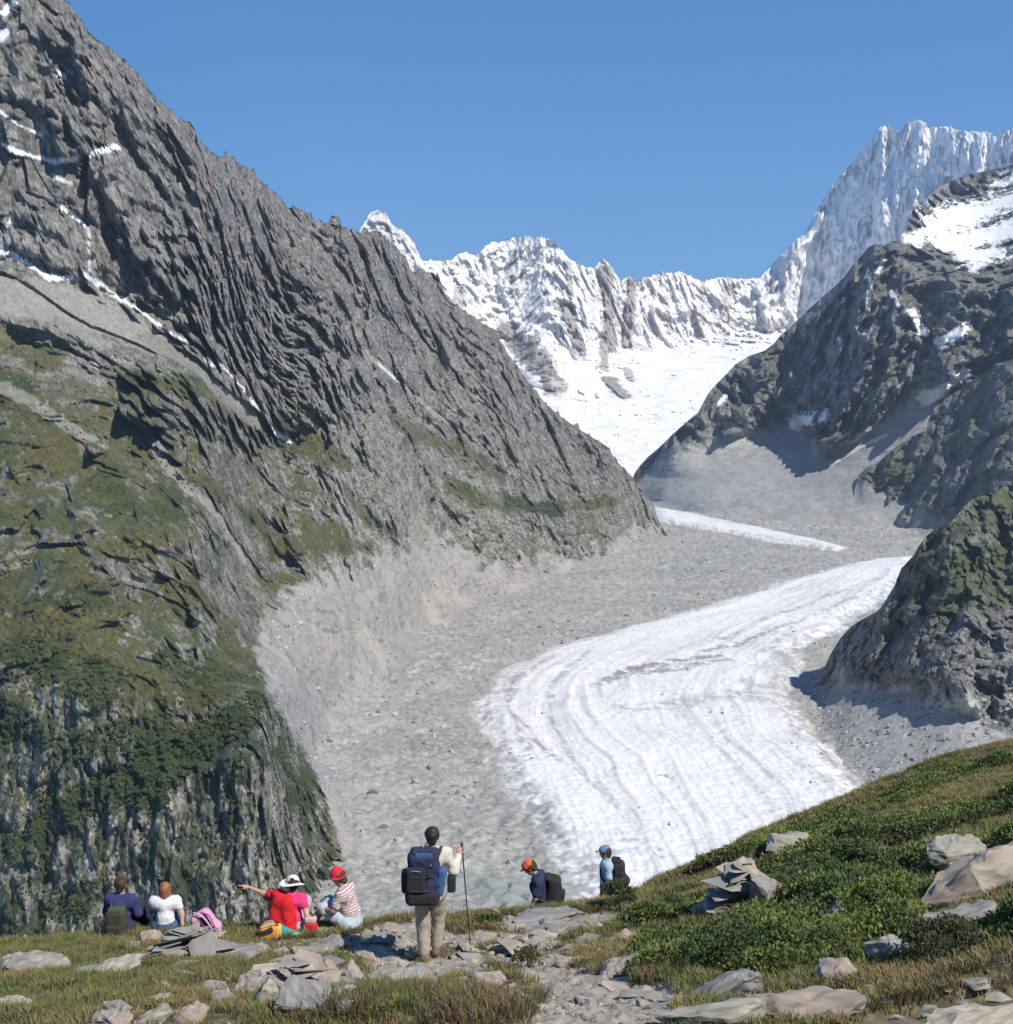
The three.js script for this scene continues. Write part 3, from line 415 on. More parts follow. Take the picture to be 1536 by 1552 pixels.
  for (let i = 0; i < nu; i++) for (let j = 0; j < nv; j++) {
    const px = lerp(400, 1480, i / (nu - 1)), py = lerp(1440, 740, j / (nv - 1)), o = i * nv + j, [x, y, z] = floorPoint(px, py);
    const w = fbm(x * .006, 0, z * .006, 3), w2 = fbm(x * .03, 0, z * .03, 3, .6), w3 = noise3(x * .13, 0, z * .13), w4 = noise3(x * .4, 3, z * .4), big = noise3(x * .0022, 5, z * .0022);
    const e = iceAt(x, z, w, w2), dl = dist(leftEdge, x, z), dr = dist(rightEdge, x, z), s = dl / (dl + dr + 1), m = sstep(-8, 8, e);
    const warp = fbm(x * .0022, 7, z * .0022, 3, .5) * .14;
    const str = ridged((s + warp) * 9, z * .0008, 1.5, 4, .6), str2 = ridged((s + warp * 1.3) * 30, z * .0014, x * .0014, 3, .6);
    const rub = 6 * fbm(x * .022, 1, z * .022, 4, .6) + 2.5 * facet(x / 14, 1, z / 14, 1) + 10 * fbm(x * .006, 9, z * .006, 2);
    const wet = spot(green, x, z, w), icy = 9 + 2.2 * (str - .4) + .7 * (str2 - .4) + 1.6 * fbm(x * .05, 1, z * .05, 3, .6) + 9 * fbm(x * .005, 2, z * .005, 2) + 1.2 * (ridged(x * .08, 1, z * .08, 2) - .4);
    P.set([x, y + lerp(rub + wet * 9 * (ridged((x + z) * .012, 1, (x - z) * .004, 3) - .4), icy * sstep(-5, 45, e) + rub * .3, m), z], o * 3); I[o] = e;
    let c = mix3([.335, .335, .30], [.365, .35, .31], sstep(-.2, .3, w)); c = mul3(c, 1 + w * .2 + w2 * .4 + w3 * .42 + w4 * .4);
    c = mix3(c, [.25, .285, .255], wet * .8);
    c = mix3(c, [.56, .56, .55], clamp(spot(pale, x, z, w * 1.5) * sstep(-.02, .22, w2 + w3 * .4)));
    c = mix3(c, [.12, .12, .115], sstep(.36, .5, w3) * .5 * sstep(-.1, .3, w));
    if (m > 0) {
      let k = mul3([.81, .8, .775], 1 + w2 * .06);
      const st = clamp(sstep(.42, .8, str) * .42 + sstep(.5, .8, str2) * .28 + sstep(.04, .3, w2 + big * .4) * .22 + sstep(.15, .4, w3) * .12);
      k = mix3(k, [.46, .455, .435], st);
      const edge = sstep(70, 0, e) * sstep(-.08, .18, w2 + w3 * .5); k = mix3(k, [.34, .335, .32], edge * .75);
      k = mix3(k, [.29, .285, .265], clamp(1.2 * spot(dirt, x, z, w * 1.8 + w2) * sstep(-.25, .1, w2 + w3 * .4)));
      k = mix3(k, [.3, .3, .29], sstep(.3, .5, w3 + w2 * .4) * .3 * sstep(.45, .75, s));
      c = mix3(c, k, m);
    }
    C.set(c.map(v => Math.max(.03, v)), o * 3);
  }
  const part = (name, want, label) => {
    const map = new Int32Array(N).fill(-1), pos = [], col = [], idx = []; const v = o => { if (map[o] < 0) { map[o] = pos.length / 3; pos.push(P[o * 3], P[o * 3 + 1], P[o * 3 + 2]); col.push(C[o * 3], C[o * 3 + 1], C[o * 3 + 2]); } return map[o]; };
    for (let i = 0; i < nu - 1; i++) for (let j = 0; j < nv - 1; j++) { const a = i * nv + j, b = a + nv; for (const t of [[a, b, a + 1], [b, b + 1, a + 1]]) if ((I[t[0]] + I[t[1]] + I[t[2]] > 0) === want) idx.push(v(t[0]), v(t[1]), v(t[2])); }
    const g = new THREE.BufferGeometry(); g.setAttribute('position', new THREE.Float32BufferAttribute(pos, 3)); g.setAttribute('color', new THREE.Float32BufferAttribute(col, 3)); g.setIndex(idx); g.computeVertexNormals();
    const m = new THREE.Mesh(g, want ? snowMat : rockMat); m.name = name; m.castShadow = m.receiveShadow = true; scene.add(m); structure(m, label);
  };
  part('glacier', true, 'white striped glacier bending through the valley');
  part('valley_floor', false, 'grey rubble covered floor beside the glacier');
}
// ---------------------------------------------------------------- far scrub on the left flank, boulders on the rubble
{
  const r = rng(31), S = leftSheet, lists = [[], [], []], mat = new THREE.MeshStandardMaterial({ color: 0xffffff, roughness: .9 });
  const clump = seed => { const q = rng(seed), parts = []; for (let i = 0; i < 5; i++) { const g = new THREE.IcosahedronGeometry(.45 + q() * .3, 1), p = g.attributes.position; g.translate((q() - .5) * 1.3, q() * .6, (q() - .5) * 1.3); for (let k = 0; k < p.count; k++) { const n = 1 + .45 * noise3(p.getX(k) * 2.3 + seed, p.getY(k) * 2.3, p.getZ(k) * 2.3); p.setXYZ(k, p.getX(k) * n, p.getY(k) * n, p.getZ(k) * n); } g.deleteAttribute('uv'); parts.push(g); } const m = mergeGeometries(parts); m.computeVertexNormals(); return m; };
  const n = S.nu * S.nv; let k = 0;
  for (let t = 0; t < 420000; t++) {
    const v = Math.floor(r() * n), o = v * S.K, px = S.A[o + 6], py = S.A[o + 7]; if (py < 560 || px < -40 || px > 960) continue;
    const w = fbm(S.A[o] * .02, S.A[o + 1] * .02, S.A[o + 2] * .02, 3), bm = leftBare(px, py, w); if (bm > .3) continue;
    const sh = cover(leftShrubs, S.A[o + 3], S.A[o + 4], S.A[o + 5], w * 1.6), cl = py > 1000 && px < 540 ? sstep(-.05, .12, fbm(S.A[o] * .035 + 3, S.A[o + 1] * .014, S.A[o + 2] * .035, 3)) * .4 : 0, slope = S.N[v * 3 + 1];
    const mead = py > 700 ? sstep(-.05, .15, w) * .05 : .012;
    if (r() > Math.max(sh * .3, cl * .12, mead) * (slope > .12 ? 1 : .4)) continue;
    const size = (sh > .4 ? .9 + r() * r() * 2.6 : .7 + r() * 1.1) * (px > 540 ? 1.2 : 1), c = mul3(mix3([.03, .045, .013], [.075, .08, .022], r() * (sh > .4 ? .6 : 1)), .8 + r() * .4);
    lists[k++ % 3].push([S.A[o], S.A[o + 1], S.A[o + 2], r() * 6.3, (r() - .5) * .4, (r() - .5) * .4, size, c]);
  }
  const M = new THREE.Matrix4(), Q = new THREE.Quaternion(), E = new THREE.Euler();
  const put = (name, geo, list, material, label, category) => { const m = new THREE.InstancedMesh(geo, material, list.length); list.forEach((t, i) => { Q.setFromEuler(E.set(t[4], t[3], t[5])); m.setMatrixAt(i, M.compose(new THREE.Vector3(t[0], t[1], t[2]), Q, new THREE.Vector3(t[6], t[6] * (t[8] ?? 1), t[6]))); m.setColorAt(i, new THREE.Color().setRGB(...t[7])); }); m.name = name; m.castShadow = m.receiveShadow = true; scene.add(m); mark(m, label, category, null, 'stuff'); };
  lists.forEach((l, i) => put(numbered('scrub'), clump(60 + i), l, mat, 'dark green scrub clinging to the far cliffs', 'scrub'));
  const stones = [[], []], R2 = rng(77), block = s => { const q = rng(s), pts = []; for (let i = 0; i < 12; i++) pts.push(new THREE.Vector3(q() - .5, (q() - .5) * .8, q() - .5)); const g = new ConvexGeometry(pts); g.deleteAttribute('uv'); return g; };
  const ice = scene.getObjectByName('valley_floor').geometry.attributes.position, white = scene.getObjectByName('glacier').geometry.attributes.position;
  for (let t = 0; t < 9000; t++) { const v = Math.floor(R2() * ice.count), x = ice.getX(v), z = ice.getZ(v); if (R2() > sstep(-.25, .3, fbm(x * .01, 4, z * .01, 3)) * clamp(-z / 3000, .25, 1)) continue; const s = 1.5 + R2() ** 4 * 11, tone = .16 + R2() * .3; stones[t % 2].push([x, ice.getY(v), z, R2() * 6, R2(), R2(), s, [tone, tone * .98, tone * .92], .8]); }
  for (let t = 0; t < 1500; t++) { const v = Math.floor(R2() * white.count), x = white.getX(v), z = white.getZ(v); if (R2() > sstep(.05, .35, fbm(x * .008, 4, z * .008, 3))) continue; const s = 1.2 + R2() ** 3 * 5, tone = .14 + R2() * .2; stones[t % 2].push([x, white.getY(v), z, R2() * 6, R2(), R2(), s, [tone, tone, tone * .97], .8]); }
  for (const [S2, n2] of [[leftSheet, 9000], [rightSpur, 5000]]) for (let t = 0; t < n2; t++) { const v = Math.floor(R2() * S2.nu * S2.nv), o = v * S2.K, px = S2.A[o + 6], py = S2.A[o + 7]; if (S2 === leftSheet ? leftBare(px, py, 0) < .6 : py < 1050) continue; const s = 1 + R2() ** 4 * 8, tone = .16 + R2() * .3; stones[t % 2].push([S2.A[o], S2.A[o + 1], S2.A[o + 2], R2() * 6, R2(), R2(), s, [tone, tone * .97, tone * .9], .8]); }
  stones.forEach((l, i) => put(numbered('moraine_boulders'), block(90 + i), l, mat, 'grey boulders strewn over the rubble of the valley', 'boulders'));
}
// ---------------------------------------------------------------- the shoulder we stand on
const CONTROL = [[0, 1552, 11.5], [200, 1552, 11.4], [400, 1552, 11.2], [620, 1552, 11.1], [850, 1552, 11], [1050, 1552, 10.7], [1200, 1552, 10.4], [1400, 1552, 10.1], [1536, 1552, 9.8],
  [-150, 1552, 11.5], [-150, 1460, 16], [-150, 1432, 18], [1700, 1552, 9.4], [1700, 1400, 11.5], [1700, 1250, 15.5], [1700, 1150, 21], [1700, 1085, 29],
  [0, 1495, 14], [200, 1495, 13.9], [400, 1495, 13.8], [620, 1500, 14], [820, 1500, 13.9], [0, 1455, 16.4], [150, 1452, 16.4], [300, 1452, 16.2], [450, 1452, 16.2], [560, 1460, 16.3], [650, 1462, 16.8], [760, 1450, 16.9], [880, 1450, 16.5],
  [0, 1432, 18], [80, 1428, 18.3], [150, 1422, 18.6], [250, 1413, 18.8], [340, 1410, 18.8], [430, 1410, 18.4], [520, 1403, 18.6], [590, 1398, 19.2], [700, 1398, 19.6], [800, 1384, 20.3], [860, 1378, 20.5], [920, 1374, 20.6], [960, 1362, 20.8],
  [700, 1420, 18.6], [800, 1415, 18.8], [900, 1410, 18.6], [980, 1400, 18], [980, 1450, 15.6], [1000, 1500, 12.9],
  [1000, 1342, 22], [1060, 1312, 23.2], [1100, 1290, 24], [1180, 1252, 25], [1250, 1232, 25.6], [1330, 1192, 26.6], [1420, 1156, 27.8], [1480, 1142, 28.4], [1536, 1130, 29],
  [1060, 1380, 18.3], [1100, 1420, 15.6], [1200, 1350, 17.6], [1300, 1300, 18.8], [1400, 1250, 20.2], [1536, 1200, 21.5], [1200, 1430, 14.4], [1300, 1400, 14.6], [1300, 1480, 11.9], [1450, 1330, 15.6], [1400, 1450, 12.4], [1536, 1300, 15.5], [1536, 1420, 12], [1150, 1490, 12.7], [1100, 1330, 20.5], [1200, 1290, 21], [1350, 1230, 22.5], [1480, 1190, 23.6]]
  .map(([px, py, d]) => unproject(px, py, d));
CONTROL.push([0, -1.6, 0], [-3, -1.7, 0], [3, -1.3, 0], [0, -3.1, -5], [-3, -3.3, -5], [3, -2.8, -5], [-6, -3.6, -5], [6, -2.3, -5]);
const CREST = poly([[-200, 18.2], [0, 18.2], [150, 18.8], [250, 19], [340, 19], [430, 18.8], [520, 19], [590, 19.5], [700, 19.9], [800, 20.5], [920, 20.8], [960, 21.2], [1000, 22.4], [1100, 24.4], [1180, 25.4], [1250, 26], [1330, 27], [1420, 28.2], [1536, 29.6], [1800, 31]].map(([px, d]) => { const p = unproject(px, 1380 - Math.max(0, px - 960) * .42, d); return [p[0] / d, d]; }));
const FOOTHOLDS = [[...unproject(826, 1372, 22).filter((v, i) => i !== 1), -.17], [...unproject(921, 1365, 25.5).filter((v, i) => i !== 1), .3]];   // small treads beyond the lip
function solve3(m, v) { const [a, b, c, d, e, f, g, h, i] = m, D = a * (e * i - f * h) - b * (d * i - f * g) + c * (d * h - e * g); return [(v[0] * (e * i - f * h) - b * (v[1] * i - f * v[2]) + c * (v[1] * h - e * v[2])) / D]; }
function land(x, z) { // the smooth lie of the land
  const d = -z, sg = clamp(d * .062, .75, 1.5), k = 1 / (2 * sg * sg); let s = 0, sx = 0, sz = 0, sxx = 0, sxz = 0, szz = 0, sy = 0, sxy = 0, szy = 0;
  for (const p of CONTROL) { const ux = p[0] - x, uz = p[2] - z, w = Math.exp(-(ux * ux + uz * uz) * k) + 1e-5 / (1 + ux * ux + uz * uz); s += w; sx += w * ux; sz += w * uz; sxx += w * ux * ux; sxz += w * ux * uz; szz += w * uz * uz; sy += w * p[1]; sxy += w * ux * p[1]; szy += w * uz * p[1]; }
  const lam = .06 * s;
  let y = solve3([s, sx, sz, sx, sxx + lam, sxz, sz, sxz, szz + lam], [sy, sxy, szy])[0];
  const t = d - CREST(x / Math.max(d, .5)); if (d > 12 && t > 0) y -= .75 * (Math.sqrt(Math.min(t, 1.7) ** 2 + .04) - .2) + (.22 + .35 * sstep(.09, .16, x / d)) * Math.max(0, t - 1.2) + .35 * Math.max(0, t - 6.5);
  for (const [bx, bz, h] of FOOTHOLDS) { const e = (x - bx) ** 2 + (z - bz) ** 2; if (e < 4) y += h * Math.exp(-e / .5); }
  return y;
}
// coarse cache of the lie of the land, so that placing thousands of plants stays quick
const LG = { x0: -22, z0: -64, n: 321, m: 521, s: .125, a: null };
LG.a = new Float32Array(LG.n * LG.m); for (let i = 0; i < LG.n; i++) for (let j = 0; j < LG.m; j++) LG.a[i * LG.m + j] = land(LG.x0 + i * LG.s * 1.1, LG.z0 + j * LG.s);
function landQuick(x, z) { const fx = clamp((x - LG.x0) / (LG.s * 1.1), 0, LG.n - 1.001), fz = clamp((z - LG.z0) / LG.s, 0, LG.m - 1.001), i = fx | 0, j = fz | 0, u = fx - i, v = fz - j, a = LG.a, m = LG.m; return lerp(lerp(a[i * m + j], a[i * m + j + 1], v), lerp(a[(i + 1) * m + j], a[(i + 1) * m + j + 1], v), u); }
function hitLand(px, py) { let a = 6, b = 6; for (let d = 6; d < 34; d += .1) { const p = unproject(px, py, d); if (p[1] < landQuick(p[0], p[2])) { b = d; a = d - .1; break; } b = 0; } if (!b) { const q = unproject(px, py, 20); const dc = CREST(q[0] / 20) - .25, p = unproject(px, py, dc); return [p[0], landQuick(p[0], p[2]), p[2]]; } for (let i = 0; i < 12; i++) { const d = (a + b) / 2, p = unproject(px, py, d); if (p[1] < landQuick(p[0], p[2])) b = d; else a = d; } const p = unproject(px, py, b); return [p[0], landQuick(p[0], p[2]), p[2]]; }
const zone = list => list.map(([r, ...pts]) => { const q = pts.map(p => hitLand(p[0], p[1])); return { r: r * -q[0][2] / FOCAL, q }; });
const inZone = (Z, x, z, wob) => { let m = 0; for (const s of Z) { let dm = 1e9; const q = s.q; if (q.length === 1) dm = (x - q[0][0]) ** 2 + (z - q[0][2]) ** 2; for (let i = 0; i < q.length - 1; i++) { const ux = q[i + 1][0] - q[i][0], uz = q[i + 1][2] - q[i][2], t = clamp(((x - q[i][0]) * ux + (z - q[i][2]) * uz) / (ux * ux + uz * uz + 1e-9)); dm = Math.min(dm, (x - q[i][0] - ux * t) ** 2 + (z - q[i][2] - uz * t) ** 2); } m = Math.max(m, 1 - sstep(s.r * .8, s.r * 1.15, Math.sqrt(dm) + wob * s.r)); } return m; };
const pathZone = zone([[95, [890, 1552], [905, 1515], [880, 1480]], [70, [970, 1552], [955, 1500]], [60, [650, 1475], [700, 1455]], [60, [860, 1480], [780, 1440], [840, 1405]], [70, [800, 1400], [880, 1392]], [55, [740, 1420], [640, 1430], [600, 1410]], [60, [620, 1470], [560, 1440]], [45, [700, 1470], [760, 1460]], [40, [560, 1420], [660, 1410]], [50, [800, 1500], [760, 1490]]]);
const bankZone = zone([[60, [1010, 1390], [1060, 1370]], [90, [1180, 1330], [1300, 1270]], [70, [1140, 1400], [1180, 1440]], [70, [1230, 1265], [1400, 1190], [1560, 1150]], [80, [1150, 1450], [1050, 1460]], [90, [1060, 1430], [1200, 1420], [1340, 1410]], [70, [1130, 1370], [1280, 1350], [1400, 1300]], [110, [1260, 1400], [1400, 1350], [1560, 1290]], [60, [1080, 1320], [1200, 1280], [1320, 1225], [1450, 1170], [1600, 1130]], [120, [1250, 1310], [1420, 1250], [1600, 1200]], [70, [1400, 1430], [1600, 1400]], [60, [1180, 1470], [1260, 1460]]]);
const soilZone = zone([[60, [1330, 1545], [1440, 1520], [1600, 1490]], [50, [1100, 1540], [1250, 1520]], [30, [1450, 1490], [1560, 1470]]]);
const rubbleZone = zone([[50, [375, 1500], [450, 1500], [540, 1480]], [46, [215, 1445], [290, 1450], [350, 1445]], [40, [440, 1430], [560, 1430], [620, 1410]], [36, [140, 1530], [240, 1535], [310, 1530]], [26, [110, 1470], [210, 1450]], [40, [0, 1465], [90, 1460]]]);
const slabZone = zone([[55, [1420, 1358], [1530, 1325]], [45, [1415, 1398], [1510, 1385]], [45, [1448, 1304]], [34, [1266, 1388]], [40, [1070, 1388], [1120, 1380], [1170, 1376]], [30, [1345, 1450]], [34, [1266, 1484]]]);
const humpZone = zone([[90, [560, 1530], [640, 1525], [720, 1535]]]);
const tallZone = zone([[70, [500, 1540], [620, 1515], [740, 1545]], [40, [780, 1470], [810, 1450]], [50, [1000, 1480], [1020, 1450]]]);
function soilStep(x, z, w) { const k = inZone(soilZone, x, z, w * .9); return k > 0 ? -.3 * sstep(.2, .9, k) + .1 * k * facet(x * 2.2, 1, z * 2.2, 1) : 0; }
function ground(x, z) {
  const y = landQuick(x, z), w = fbm(x * .6, 3, z * .6, 2);
  const bank = inZone(bankZone, x, z, w * .5), path = inZone(pathZone, x, z, w * .6), hump = inZone(humpZone, x, z, w * .3);
  return y + .05 * fbm(x * 1.3, 1, z * 1.3, 3) * (1 - path * .5) + bank * (.34 * (ridged(x * .5, 2, z * .36, 2) - .5) + .2 * fbm(x * 1.3, 5, z * 1.3, 2)) + hump * .07 - path * .05 + soilStep(x, z, w);
}
{
  const ds = []; for (let d = 1.2; d < 8.6; d += .25) ds.push(d); for (let d = 8.6; d < 31; d *= 1.0037) ds.push(d); for (let d = 31; d < 900; d *= 1.07) ds.push(d);
  const nu = 440, nv = ds.length, P = new Float32Array(nu * nv * 3), C = new Float32Array(nu * nv * 3), UV = new Float32Array(nu * nv * 2);
  for (let i = 0; i < nu; i++) for (let j = 0; j < nv; j++) {
    const a = lerp(-.56, .6, i / (nu - 1)), d = ds[j], x = a * d * (d < 8 ? 1 + (8 - d) * .35 : 1), z = -d, o = i * nv + j;
    let y, c = [.1, .1, .05];
    const w = fbm(x * .6, 3, z * .6, 2);
    if (d < 40) {
      const path = inZone(pathZone, x, z, w * .6), bank = inZone(bankZone, x, z, w * .5), soil = inZone(soilZone, x, z, w * .6), g = noise3(x * 9, 1, z * 9), g2 = noise3(x * 28, 4, z * 28), g3 = fbm(x * 2.4, 8, z * 2.4, 3);
      const stony = Math.max(path, soil * .8);
      y = ground(x, z) + .012 * g + .006 * g2 + stony * (.09 * facet(x * 4, 1, z * 4, 1) * sstep(-.25, .1, g3) + .035 * facet(x * 12, 1, z * 12, 1));
      c = mul3(mix3([.11, .1, .042], [.2, .16, .095], sstep(-.15, .2, g3 + g * .4)), 1 + g * .5 + g2 * .5);
      c = mix3(c, mul3([.06, .062, .026], 1 + g * .5), bank * .85);
      let p = mul3(mix3([.39, .34, .275], [.35, .315, .265], sstep(-.2, .2, g3)), 1 + g * .16 + g2 * .16); p = mix3(p, [.23, .18, .13], sstep(.1, .32, g3 + g * .3) * .7);
      c = mix3(c, p, path); c = mix3(c, mul3(mix3([.17, .125, .085], [.3, .26, .21], sstep(-.1, .2, g3 + g * .4)), 1 + g * .4 + g2 * .4), soil * .95 * (1 - path));
    } else y = land(x, z) - (d - 40) * .1;
    P.set([x, y, z], o * 3); C.set(c.map(v => Math.max(.015, v)), o * 3); UV[o * 2] = x; UV[o * 2 + 1] = z;
  }
  const idx = []; for (let i = 0; i < nu - 1; i++) for (let j = 0; j < nv - 1; j++) { const a = i * nv + j, b = a + nv; idx.push(a, b, a + 1, b, b + 1, a + 1); }
  const g = new THREE.BufferGeometry(); g.setAttribute('position', new THREE.BufferAttribute(P, 3)); g.setAttribute('color', new THREE.BufferAttribute(C, 3)); g.setAttribute('uv', new THREE.BufferAttribute(UV, 2)); g.setIndex(idx); g.computeVertexNormals();
  const m = new THREE.Mesh(g, rockMat); m.name = 'ground'; m.castShadow = m.receiveShadow = true; scene.add(m); structure(m, 'rocky grassy shoulder with a stony path');
}
// ---------------------------------------------------------------- stones and slabs
const stoneMat = new THREE.MeshStandardMaterial({ vertexColors: true, roughness: .92 });
function hull(r, n, flat, long) { // a broken stone: hull of scattered points, flattened and lengthened
  const pts = []; for (let i = 0; i < n; i++) { let x, y, z, l; do { x = r() * 2 - 1; y = r() * 2 - 1; z = r() * 2 - 1; l = Math.hypot(x, y, z); } while (l > 1 || l < .25); const k = lerp(1, 1 / l, .75); pts.push(new THREE.Vector3(x * k * long, clamp(y * k, -.8, .8) * flat, z * k)); }
  return new ConvexGeometry(pts);
}
function split(g, times) { // each triangle into four
  let p = g.attributes.position.array;
  for (let t = 0; t < times; t++) { const q = new Float32Array(p.length * 4); let c = 0; for (let i = 0; i < p.length; i += 9) { const v = k => [p[i + k * 3], p[i + k * 3 + 1], p[i + k * 3 + 2]], a = v(0), b = v(1), d = v(2), m = (s, u) => [(s[0] + u[0]) / 2, (s[1] + u[1]) / 2, (s[2] + u[2]) / 2], ab = m(a, b), bd = m(b, d), da = m(d, a); for (const tri of [[a, ab, da], [ab, b, bd], [da, bd, d], [ab, bd, da]]) for (const s of tri) { q[c++] = s[0]; q[c++] = s[1]; q[c++] = s[2]; } } p = q; }
  const o = new THREE.BufferGeometry(); o.setAttribute('position', new THREE.BufferAttribute(p, 3)); return o;
}
function stoneColors(g, seed, tone) {
  const p = g.attributes.position, n = g.attributes.normal, c = new Float32Array(p.count * 3), tint = [[.31, .285, .25], [.35, .29, .235], [.26, .25, .235], [.32, .30, .245], [.38, .335, .28]][tone];
  for (let i = 0; i < p.count; i++) {
    // mineral grain, lichen blotches and rust stains, each with a noise of its own that knows nothing of the stone's shape
    const x = p.getX(i) * 3 + seed, y = p.getY(i) * 3, z = p.getZ(i) * 3, vein = fbm(x * .7, y * .7, z * .7, 3), grain = noise3(x * 4, y * 4, z * 4), lichen = fbm(x * 1.8 + 40, y * 1.8, z * 1.8 + 11, 3), rust = fbm(x * .9 - 23, y * .9 + 7, z * .9, 3);
    let k = mul3(tint, 1 + vein * .3 + grain * .5); k = mix3(k, [.2, .2, .165], sstep(.1, .26, lichen) * .65); k = mix3(k, [.30, .21, .145], sstep(.16, .36, rust) * .5);
    c.set(k, i * 3);
  }
  g.setAttribute('color', new THREE.BufferAttribute(c, 3)); return g;
}
function stoneGeo(seed, { flat = .45, long = 1.4, n = 14, fine = 0, rough = .03 } = {}) {
  const r = rng(seed); let g = hull(r, n, flat, long); g.deleteAttribute('uv'); g.deleteAttribute('normal');
  if (fine) {
    g = mergeVertices(split(g, fine), 1e-4); g.computeVertexNormals(); const p = g.attributes.position, nn = g.attributes.normal;
    for (let i = 0; i < p.count; i++) { const x = p.getX(i), y = p.getY(i), z = p.getZ(i), k = rough * (1.5 * fbm(x * 2 + seed, y * 3, z * 2, 3, .6) + .9 * facet(x * 3 + seed, y * 5, z * 3, 1) + .5 * (ridged(x * 2, y * 9, z * 2 + seed, 2) - .5)); p.setXYZ(i, x + nn.getX(i) * k, y + nn.getY(i) * k, z + nn.getZ(i) * k); }
    g.deleteAttribute('normal'); g = toCreasedNormals(g, .55);
  } else { g = g.index ? g.toNonIndexed() : g; g.computeVertexNormals(); }
  return stoneColors(g, seed * 3.7, seed % 5);
}
const slabStones = []; for (let i = 0; i < 12; i++) slabStones.push(stoneGeo(440 + i, { flat: .14 + (i % 4) * .05, long: 1.1 + (i % 3) * .3, n: 9 + i % 3, fine: 1, rough: .02 }));
const smallStones = []; for (let i = 0; i < 14; i++) smallStones.push(stoneGeo(400 + i, { flat: .3 + (i % 4) * .14, long: 1 + (i % 3) * .3, n: 11 + i % 4, fine: 1, rough: .03 }));
function place(o, px, py, wpx, hpx, depth, roll, yaw, sink = .25) { // stand a unit stone on the ground below (px, py)
  const [x, , z] = hitLand(px, py), s = -z / FOCAL, y = ground(x, z);
  const g = o.geometry; if (!g.boundingBox) g.computeBoundingBox(); const b = g.boundingBox, sx = wpx * s / (b.max.x - b.min.x), sy = hpx * s / (b.max.y - b.min.y), sz = depth * wpx * s / (b.max.z - b.min.z);
  o.scale.set(sx, sy, sz); o.rotation.set(0, yaw, roll, 'ZYX'); o.position.set(x, y + hpx * s * (.5 - sink), z); o.castShadow = o.receiveShadow = true; return o;
}
